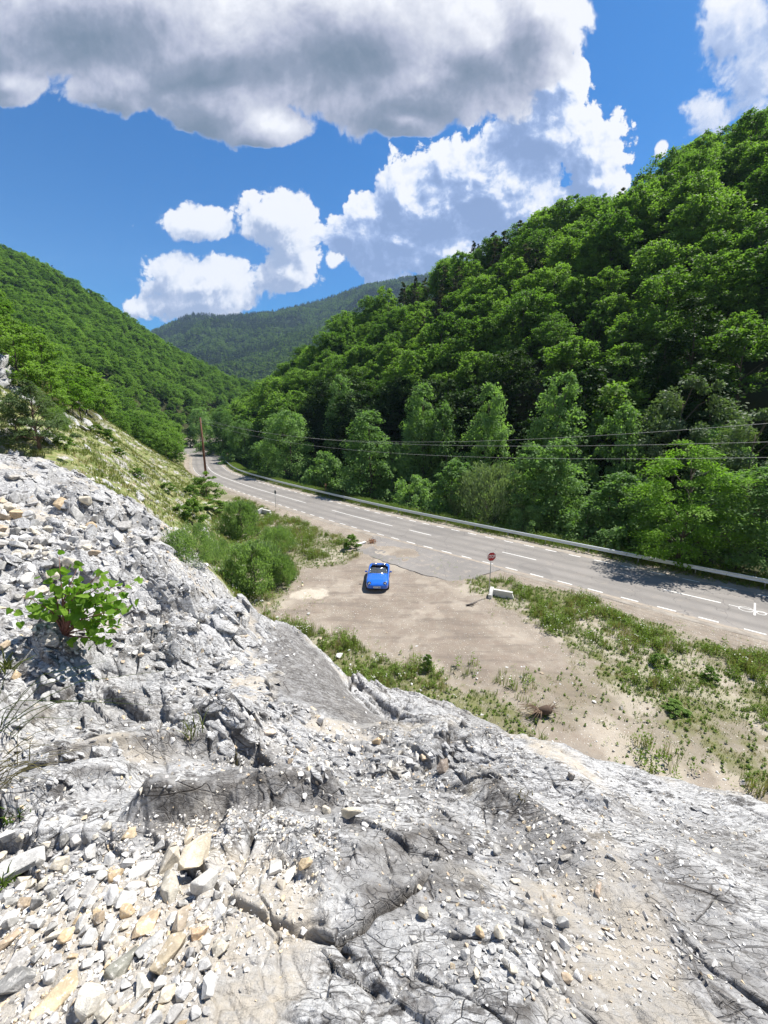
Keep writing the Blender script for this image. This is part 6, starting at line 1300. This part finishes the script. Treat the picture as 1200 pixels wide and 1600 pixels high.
def sign_stop():
    x, y = G(763.5, 934); e = empty('stop_sign', (x, y, 0.0)); e.rotation_euler = (0, 0, R(14)); tag(e, 'red octagonal stop sign on a thin post at the corner of the lay-by', 'stop sign')
    MB().tube([(0, 0, -.2), (0, 0, 3.28)], .030, 10).build('post', M_POSTM, e, True); h = 3.02; r = .335
    def octo(r, y0, y1):
        m = MB(); V = [(r * math.cos(R(22.5 + 45 * i)), yy, h + r * math.sin(R(22.5 + 45 * i))) for yy in (y0, y1) for i in range(8)]; m.add(V, [tuple(range(8)), tuple(range(15, 7, -1))] + [(i, i + 8, (i + 1) % 8 + 8, (i + 1) % 8) for i in range(8)]); return m
    pl = octo(r, -.045, -.030).build('plate', M_WHITE, e); octo(r * .93, -.051, -.046).build('red_face', M_RED, pl)
    cu = bpy.data.curves.new('lettering', 'FONT'); cu.body = 'STOP'; cu.size = .27; cu.align_x = 'CENTER'; cu.align_y = 'CENTER'; cu.extrude = .002; cu.offset = .006; cu.space_character = 1.02; o = bpy.data.objects.new('lettering', cu); col.objects.link(o); o.parent = e; o.location = (0, -.056, h); o.rotation_euler = (R(90), 0, 0); o.scale = (.80, 1.15, 1); cu.materials.append(M_WHITE); bpy.context.view_layer.update(); me = bpy.data.meshes.new_from_object(o.evaluated_get(bpy.context.evaluated_depsgraph_get())); o2 = bpy.data.objects.new('lettering', me); col.objects.link(o2); o2.parent = e; o2.location = o.location; o2.rotation_euler = o.rotation_euler; o2.scale = o.scale; bpy.data.objects.remove(o)
    if not me.materials: me.materials.append(M_WHITE)
sign_stop()
def disc_sign():
    x, y = G(431, 793); e = empty('round_road_sign', (x, y, 0)); e.rotation_euler = (0, 0, R(-50)); tag(e, 'round road sign seen from its black back on a thin post by the road', 'road sign')
    MB().tube([(0, 0, -.2), (0, 0, 2.45)], .03, 10).build('post', M_POSTM, e, True); V = [(.30 * math.cos(2 * math.pi * i / 24), yy, 2.2 + .30 * math.sin(2 * math.pi * i / 24)) for yy in (.035, .05) for i in range(24)]
    m = MB(); m.add(V, [tuple(range(24)), tuple(range(47, 23, -1))] + [(i, i + 24, (i + 1) % 24 + 24, (i + 1) % 24) for i in range(24)]); m.build('plate', M_BLACK, e); MB().box((0, .025, 2.2), (.07, .018, .52)).build('bracket', M_GALV, e)
disc_sign()
def small_signs():
    x, y, _ = n_line(523, 757, 44.0); p = at_road(arc_of(523, 771), 9.6); e = empty('marker_post', (p[0], p[1], 0)); tag(e, 'small brown marker post behind the guardrail', 'marker post'); MB().tube([(0, 0, -.6), (0, 0, 1.75)], .05, 8).build('post', M_BROWN, e, True); MB().box((0, -.06, 1.68), (.42, .03, .40), R(-40), bev=.01).build('panel', simple('faded_brown_panel', (.30, .16, .10), .7), e)
    p = at_road(arc_of(313, 725), 9.4); e = empty('warning_sign', (p[0], p[1], 0)); e.rotation_euler = (0, 0, R(-15)); tag(e, 'tiny triangular warning sign behind the far end of the guardrail', 'warning sign'); MB().tube([(0, 0, -.6), (0, 0, 2.6)], .03, 8).build('post', M_POSTM, e, True)
    def tri(r, y0, y1): 
        V = [(r * math.sin(R(120 * i)), yy, 2.45 + r * math.cos(R(120 * i))) for yy in (y0, y1) for i in range(3)]; return MB().add(V, [(0, 1, 2), (5, 4, 3), (0, 3, 4, 1), (1, 4, 5, 2), (2, 5, 3, 0)])
    pl = tri(.52, -.05, -.035).build('plate', M_RED, e); tri(.34, -.056, -.051).build('face', M_WHITE, pl)
small_signs()
def headwall(x, y, rz, label, mir=1, sc=1.0):
    e = empty('concrete_headwall', (x, y, 0), rz, sc); tag(e, label, 'headwall')
    w = MB(); V = []
    prof = [(-.85, 0), (.95, 0), (.70, .62), (-.85, .62)]
    for yy in (-.12, .12):
        for px_, pz_ in prof: V.append((px_ * mir, yy, pz_ - .15))
    w.add(V, [(0, 1, 2, 3), (7, 6, 5, 4), (0, 4, 5, 1), (1, 5, 6, 2), (2, 6, 7, 3), (3, 7, 4, 0)]); w.build('face_wall', M_CONC, e)
    c = MB(); c.box((-.04 * mir, 0, .50), (1.62, .30, .07), bev=.02); c.build('coping', M_CONC, e)
    g = MB(); n = 8; ang = [i / (n - 1) for i in range(n)]; V = []
    for xx in (-.14, .14):
        V += [(xx, 0, -.2)] + [(xx, -1.0 * a_, .22 + .46 * math.cos(a_ * 1.35)) for a_ in ang] + [(xx, -1.0, -.2)]
    k = n + 2; g.add([((vx - .95) * mir, vy + .1, vz) for vx, vy, vz in V], [tuple(range(k)), tuple(range(2 * k - 1, k - 1, -1))] + [(i, (i + 1) % k, (i + 1) % k + k, i + k) for i in range(k)]); g.build('wing_wall', M_CONC, e)
x, y = G(786, 932); headwall(x, y, R(-25), 'weathered concrete culvert headwall in the weeds right of the stop sign', 1, .82)
x, y = G(417, 803); headwall(x, y, R(-38), 'concrete culvert headwall beside the round road sign, half hidden by a shrub')
x, y = G(565, 851); e = MB(); e.box((0, 0, .0), (1.0, .30, .16), bev=.03).build('kerb_block', simple('white_limestone', (.66, .65, .62), .8), None); o = bpy.data.objects['kerb_block']; o.location = (x, y, .12); o.rotation_euler = (R(4), R(-6), R(38)); tag(o, 'white stone block lying at the corner of the asphalt', 'stone block')
def rag():
    x, y = G(581, 849); rg = np.random.default_rng(3); n = 260; C = rg.normal(0, 1, (n, 3)) * [.22, .16, .14] + [0, 0, .18]; V, F = leaves(rg, C, rg.normal(0, 1, (n, 3)), rg.normal(0, 1, (n, 3)), rg.uniform(.08, .22, n), rg.uniform(.03, .08, n)); o = mesh_np('dry_weed', V, F, simple('rust_leaves', (.30, .13, .05), .9), loc=(x, y, .02)); tag(o, 'rust-brown dead weed at the corner of the asphalt', 'dead weed')
rag()
def stump():
    x, y = G(846, 1118); z = H1(x, y); e = empty('uprooted_stump', (x, y, z)); tag(e, 'uprooted dark brush stump with trailing roots at the bottom of the bank', 'tree stump'); rg = np.random.default_rng(4)
    st = MB(); st.tube([(-.25, .1, .08), (0, 0, .24), (.22, -.03, .30), (.34, -.05, .28)], [.10, .16, .20, .14], 9); st.build('stump', simple('dark_wood', (.075, .05, .035), .95, var=.4), e, True)
    r = MB()
    for i in range(30):
        a = rg.normal(math.pi, .5); l = rg.uniform(.4, 1.15); d = Vector((math.cos(a), math.sin(a), rg.uniform(.0, .45))); r.tube([(0, 0, .2), Vector((0, 0, .2)) + d * l * .5 + Vector((0, 0, .08)), Vector((0, 0, .12)) + d * l], [.018, .012, .004], 4, False)
    for i in range(26):
        a = rg.uniform(-1.2, 1.2); l = rg.uniform(.15, .5); d = Vector((math.cos(a), math.sin(a), rg.uniform(-.3, .9))); r.tube([(.25, 0, .28), Vector((.25, 0, .28)) + d * l], [.02, .005], 4, False)
    r.build('roots', simple('brushwood', (.16, .11, .075), .95, var=.3), e)
    # dark stick added where the stop sign's shadow falls
    x, y = G(737, 947); m = MB(); m.tube([(-.35, 0, .05), (0, .02, .09), (.4, .25, .16)], [.05, .045, .02], 6); m.tube([(0, .02, .09), (.15, -.18, .16)], [.03, .01], 5); o = m.build('sign_shadow_stick', simple('sign_shadow_dark', (.06, .045, .035), .95), None, True); o.location = (x, y, H1(x, y)); tag(o, 'short dark stick added where the shadow of the stop sign falls', 'branch')
stump()
# ------------------------------------------------------------ rock outcrop at the left edge
def outcrop():
    rg = np.random.default_rng(6)
    bm = bmesh.new(); bmesh.ops.create_icosphere(bm, subdivisions=5, radius=1.0); V = np.array([v.co[:] for v in bm.verts]); F = np.array([[v.index for v in f.verts] for f in bm.faces]); bm.free()
    x0, y0, z0 = P3(-46, 612, 34); S = np.array([4.0, 3.2, 4.2]); P = V * S
    f1, f2, cid, ex, ey = worley(P[:, 0] * .55 + P[:, 1] * .4, P[:, 2] * .9 - P[:, 1] * .3, 61); f1b, f2b, cb, _, _ = worley(P[:, 0] * 1.6 + P[:, 1], P[:, 2] * 2.3, 71)
    d = (cid - .5) * .30 + (cb - .5) * .09 + (fbm(P[:, 0] * 1.2 + P[:, 1], P[:, 2] * 1.2, 4, 81) - .5) * .35 - .10 * np.exp(-((f2 - f1) / .06) ** 2)
    P = P * (1 + d[:, None]); o = mesh_np('rock_outcrop', P, F, rock_material('weathered_outcrop_rock', False), smooth=True, loc=(x0, y0, z0)); tag(o, 'pale weathered rock outcrop at the left edge above the pine', 'rock outcrop')
    x0, y0, z0 = P3(1158, 208, 118); o2 = o.copy(); o2.data = o.data.copy(); o2.data.materials.clear(); o2.data.materials.append(simple('dark_crag_rock', (.10, .09, .085), .95, var=.4, vs=.5)); col.objects.link(o2); o2.name = 'ridge_crag'; o2.location = (x0, y0, z0 - 3); o2.scale = (1.0, 1.0, 1.1); o2.rotation_euler = (0, .5, 1.4); tag(o2, 'small dark crag on the ridge at the upper right', 'crag')
outcrop()
# ------------------------------------------------------------ the blue roadster
def car():
    x, y = -0.42, 28.35; e = empty('roadster', (x, y, 0.0), R(-2.2)); tag(e, 'small bright blue open-top roadster parked on the gravel lay-by', 'car')
    blue, N = mat_new('blue_car_paint'); finish(N, (0.004, 0.105, 0.52), 0.32, spec=0.5, extra={'Coat Weight': 0.8, 'Coat Roughness': 0.06})
    dark = simple('dark_interior', (.018, .018, .02), .7); glass, N = mat_new('windscreen_glass'); finish(N, (.16, .18, .20), .04, spec=.6, extra={'Transmission Weight': 0.55, 'IOR': 1.3}); chrome = simple('bright_trim', (.75, .75, .76), .2, 1.0); lens = simple('lamp_lens', (.80, .82, .84), .12, .3); amber = simple('amber_lens', (.75, .45, .25), .3)
    # stations from nose (y=-2) to tail: half width, bottom, sill bulge height, shoulder, deck centre
    S = [(-1.99, .50, .34, .42, .50, .53), (-1.93, .66, .26, .40, .55, .60), (-1.80, .76, .20, .42, .62, .68), (-1.55, .81, .17, .45, .68, .75), (-1.15, .835, .16, .46, .725, .80), (-.75, .84, .16, .47, .755, .845), (-.42, .84, .15, .47, .775, .875),
         (-.36, .84, .15, .47, .78, .50), (.1, .835, .15, .47, .78, .40), (.62, .84, .15, .47, .79, .40), (.98, .845, .16, .48, .81, .52), (1.04, .845, .16, .48, .815, .86), (1.30, .845, .18, .49, .82, .88), (1.62, .825, .22, .50, .80, .865), (1.84, .77, .26, .50, .76, .82), (1.94, .66, .32, .50, .69, .72), (1.98, .50, .38, .50, .60, .62)]
    V = []; half = 9
    for (yy, w, b, m_, sh, dk) in S:
        cock = -.37 < yy < 1.0; zi = dk if cock else None
        row = [(0, b), (w * .80, b), (w * .97, b + .06), (w, m_), (w * .985, (m_ + sh) / 2 + .05), (w * .93, sh), (w * .84, sh + (.035 if not cock else .03)), (w * .76, dk if cock else sh + (dk - sh) * .55 + .02), (w * .45, dk if cock else dk - .012), (0, dk)]
        V += [(px_, yy, pz_) for px_, pz_ in row] + [(-px_, yy, pz_) for px_, pz_ in row[-2:0:-1]]
    k = 18; nS = len(S); F = [(i * k + j, i * k + (j + 1) % k, (i + 1) * k + (j + 1) % k, (i + 1) * k + j) for i in range(nS - 1) for j in range(k)] + [tuple(range(k)), tuple((nS - 1) * k + j for j in range(k - 1, -1, -1))]
    body = MB().add(V, F).build('body', blue, e, False); bm = bmesh.new(); bm.from_mesh(body.data); bmesh.ops.recalc_face_normals(bm, faces=bm.faces[:]); bm.to_mesh(body.data); bm.free()
    body.data.materials.append(dark)
    for p in body.data.polygons:
        c = p.center; p.use_smooth = True
        if -.42 < c.y < 1.05 and c.z < .72 and abs(c.x) < .70 and c.z > .3: p.material_index = 1; p.use_smooth = False
        if c.z < .17: p.material_index = 1
    sd = body.modifiers.new('bevel', 'BEVEL'); sd.width = .03; sd.segments = 2; sd.limit_method = 'ANGLE'; sd.angle_limit = R(28)
    # grille mouth, plate, lamps
    MB().box((0, -1.945, .36), (.78, .10, .13), bev=.03).build('grille', dark, e)
    pl = MB().box((0, -2.010, .40), (.52, .025, .115), bev=.008).build('number_plate', M_WHITE, e)
    mk = MB(); [mk.box((-.19 + .05 * i + (.03 if i > 1 else 0) + (.03 if i > 3 else 0), -2.025, .40), (.026, .004, .062)) for i in range(8) if i not in (3,)]; mk.build('plate_marks', M_BLACK, pl)
    for s in (-1, 1):
        hl = MB(); hl.tube([(s * .56, -1.74, .60), (s * .56, -1.86, .615), (s * .56, -1.89, .615)], [.135, .135, .115], 16); h = hl.build('headlight', dark, e, True)
        l2 = MB(); l2.tube([(s * .56, -1.885, .615), (s * .56, -1.905, .615)], [.095, .082], 16); ln2 = l2.build('lens', lens, h, True); MB().tube([(s * .56, -1.90, .615), (s * .56, -1.915, .615)], [.04, .04], 12).build('bulb_shield', dark, h, True)
        MB().box((s * .66, -1.80, .44), (.20, .12, .06), R(-12 * s), bev=.02).build('indicator', amber, e)
        m = MB(); m.box((s * .93, -.22, .90), (.17, .11, .11), bev=.035); m.box((s * .84, -.22, .85), (.10, .04, .04)); mr = m.build('door_mirror', blue, e)
        MB().box((s * .93, -.162, .90), (.13, .012, .08)).build('mirror_glass', lens, mr)
        st = MB(); st.box((s * .36, .62, .62), (.46, .16, .62), rx=R(14), bev=.06); st.box((s * .36, .30, .45), (.46, .52, .16), bev=.05); st.box((s * .36, .74, .98), (.24, .09, .18), rx=R(10), bev=.04); st.build('seat', simple('black_leather', (.03, .03, .032), .5), e)
        for yy in (-1.17, 1.13):
            w = MB(); w.tube([(s * .66, yy, .29), (s * .70, yy, .29), (s * .835, yy, .29), (s * .85, yy, .29)], [.27, .29, .29, .26], 24); wh = w.build('wheel', M_BLACK, e, False); r_ = MB(); r_.tube([(s * .845, yy, .29), (s * .858, yy, .29)], [.19, .17], 14); r_.build('rim', chrome, wh)
            ar_ = MB(); ar_.tube([(s * .70, yy, .30), (s * .846, yy, .30)], [.335, .335], 24); ar_.build('wheel_arch', dark, e, False)
    # windscreen with frame
    A = [(-.66, -.42, .86), (.66, -.42, .86), (.58, -.10, 1.12), (-.58, -.10, 1.12)]
    fr = MB(); fr.tube([A[0], A[3]], .024, 8); fr.tube([A[1], A[2]], .024, 8); fr.tube([A[3], (0, -.14, 1.135), A[2]], .024, 8); fr.tube([A[0], (0, -.50, .87), A[1]], .02, 8)
    ws = fr.build('windscreen_frame', chrome, e, True)
    g = MB(); V = [A[0], (0, -.50, .87), A[1], A[2], (0, -.14, 1.13), A[3]]; V2 = [(a, b + .006, c) for a, b, c in V]; g.add(V + V2, [(0, 1, 4, 5), (1, 2, 3, 4), (6, 11, 10, 7), (7, 10, 9, 8), (0, 6, 7, 1), (1, 7, 8, 2), (2, 8, 9, 3), (3, 9, 10, 4), (4, 10, 11, 5), (5, 11, 6, 0)]); g.build('windscreen', glass, e)
    MB().tube([(-.15, -.12, 1.08), (.0, -.10, 1.06), (.15, -.12, 1.08)], .025, 8).build('rear_view_mirror', dark, e, True)
    sw = MB(); sw.tube([(.36 + .17 * math.cos(t), -.12 + .05 * math.sin(t), .80 + .16 * math.sin(t)) for t in np.linspace(0, 6.283, 17)], .014, 6); sw.build('steering_wheel', dark, e, True); MB().box((0, -.33, .74), (1.2, .22, .16), bev=.05).build('dashboard', dark, e)
    for s in (-1, 1): MB().tube([(s * .20, .96, .80), (s * .20, .96, 1.02), (s * .26, .96, 1.08), (s * .46, .96, 1.08), (s * .52, .96, 1.02), (s * .52, .96, .80)], .024, 8).build('roll_hoop', chrome, e, True)
    st = MB(); st.box((0, 1.10, .885), (1.18, .30, .12), bev=.05); st.build('folded_roof', simple('dark_blue_canvas', (.012, .03, .10), .8), e)
    for s in (-1, 1): MB().box((s * .60, 1.93, .62), (.26, .06, .12), R(10 * s), bev=.03).build('tail_light', M_RED, e)
car()
# ------------------------------------------------------------ the air of the valley
def haze():
    m = bpy.data.materials.new('valley_haze'); m.use_nodes = True; t = m.node_tree; t.nodes.clear(); v = t.nodes.new('ShaderNodeVolumePrincipled'); v.inputs['Color'].default_value = (0.50, 0.70, 1.0, 1); v.inputs['Density'].default_value = 0.000095; v.inputs['Anisotropy'].default_value = 0.0
    o_ = t.nodes.new('ShaderNodeOutputMaterial'); t.links.new(v.outputs[0], o_.inputs['Volume'])
    s = 3000; o = MB().box((0, 0, 0), (2, 2, 2)).build('haze', m, None); o.scale = (s, s, 560); o.location = (0, 0, 520)
    tag(o, 'thin blue summer haze filling the valley', 'haze', kind='stuff')
if HAZE: haze()
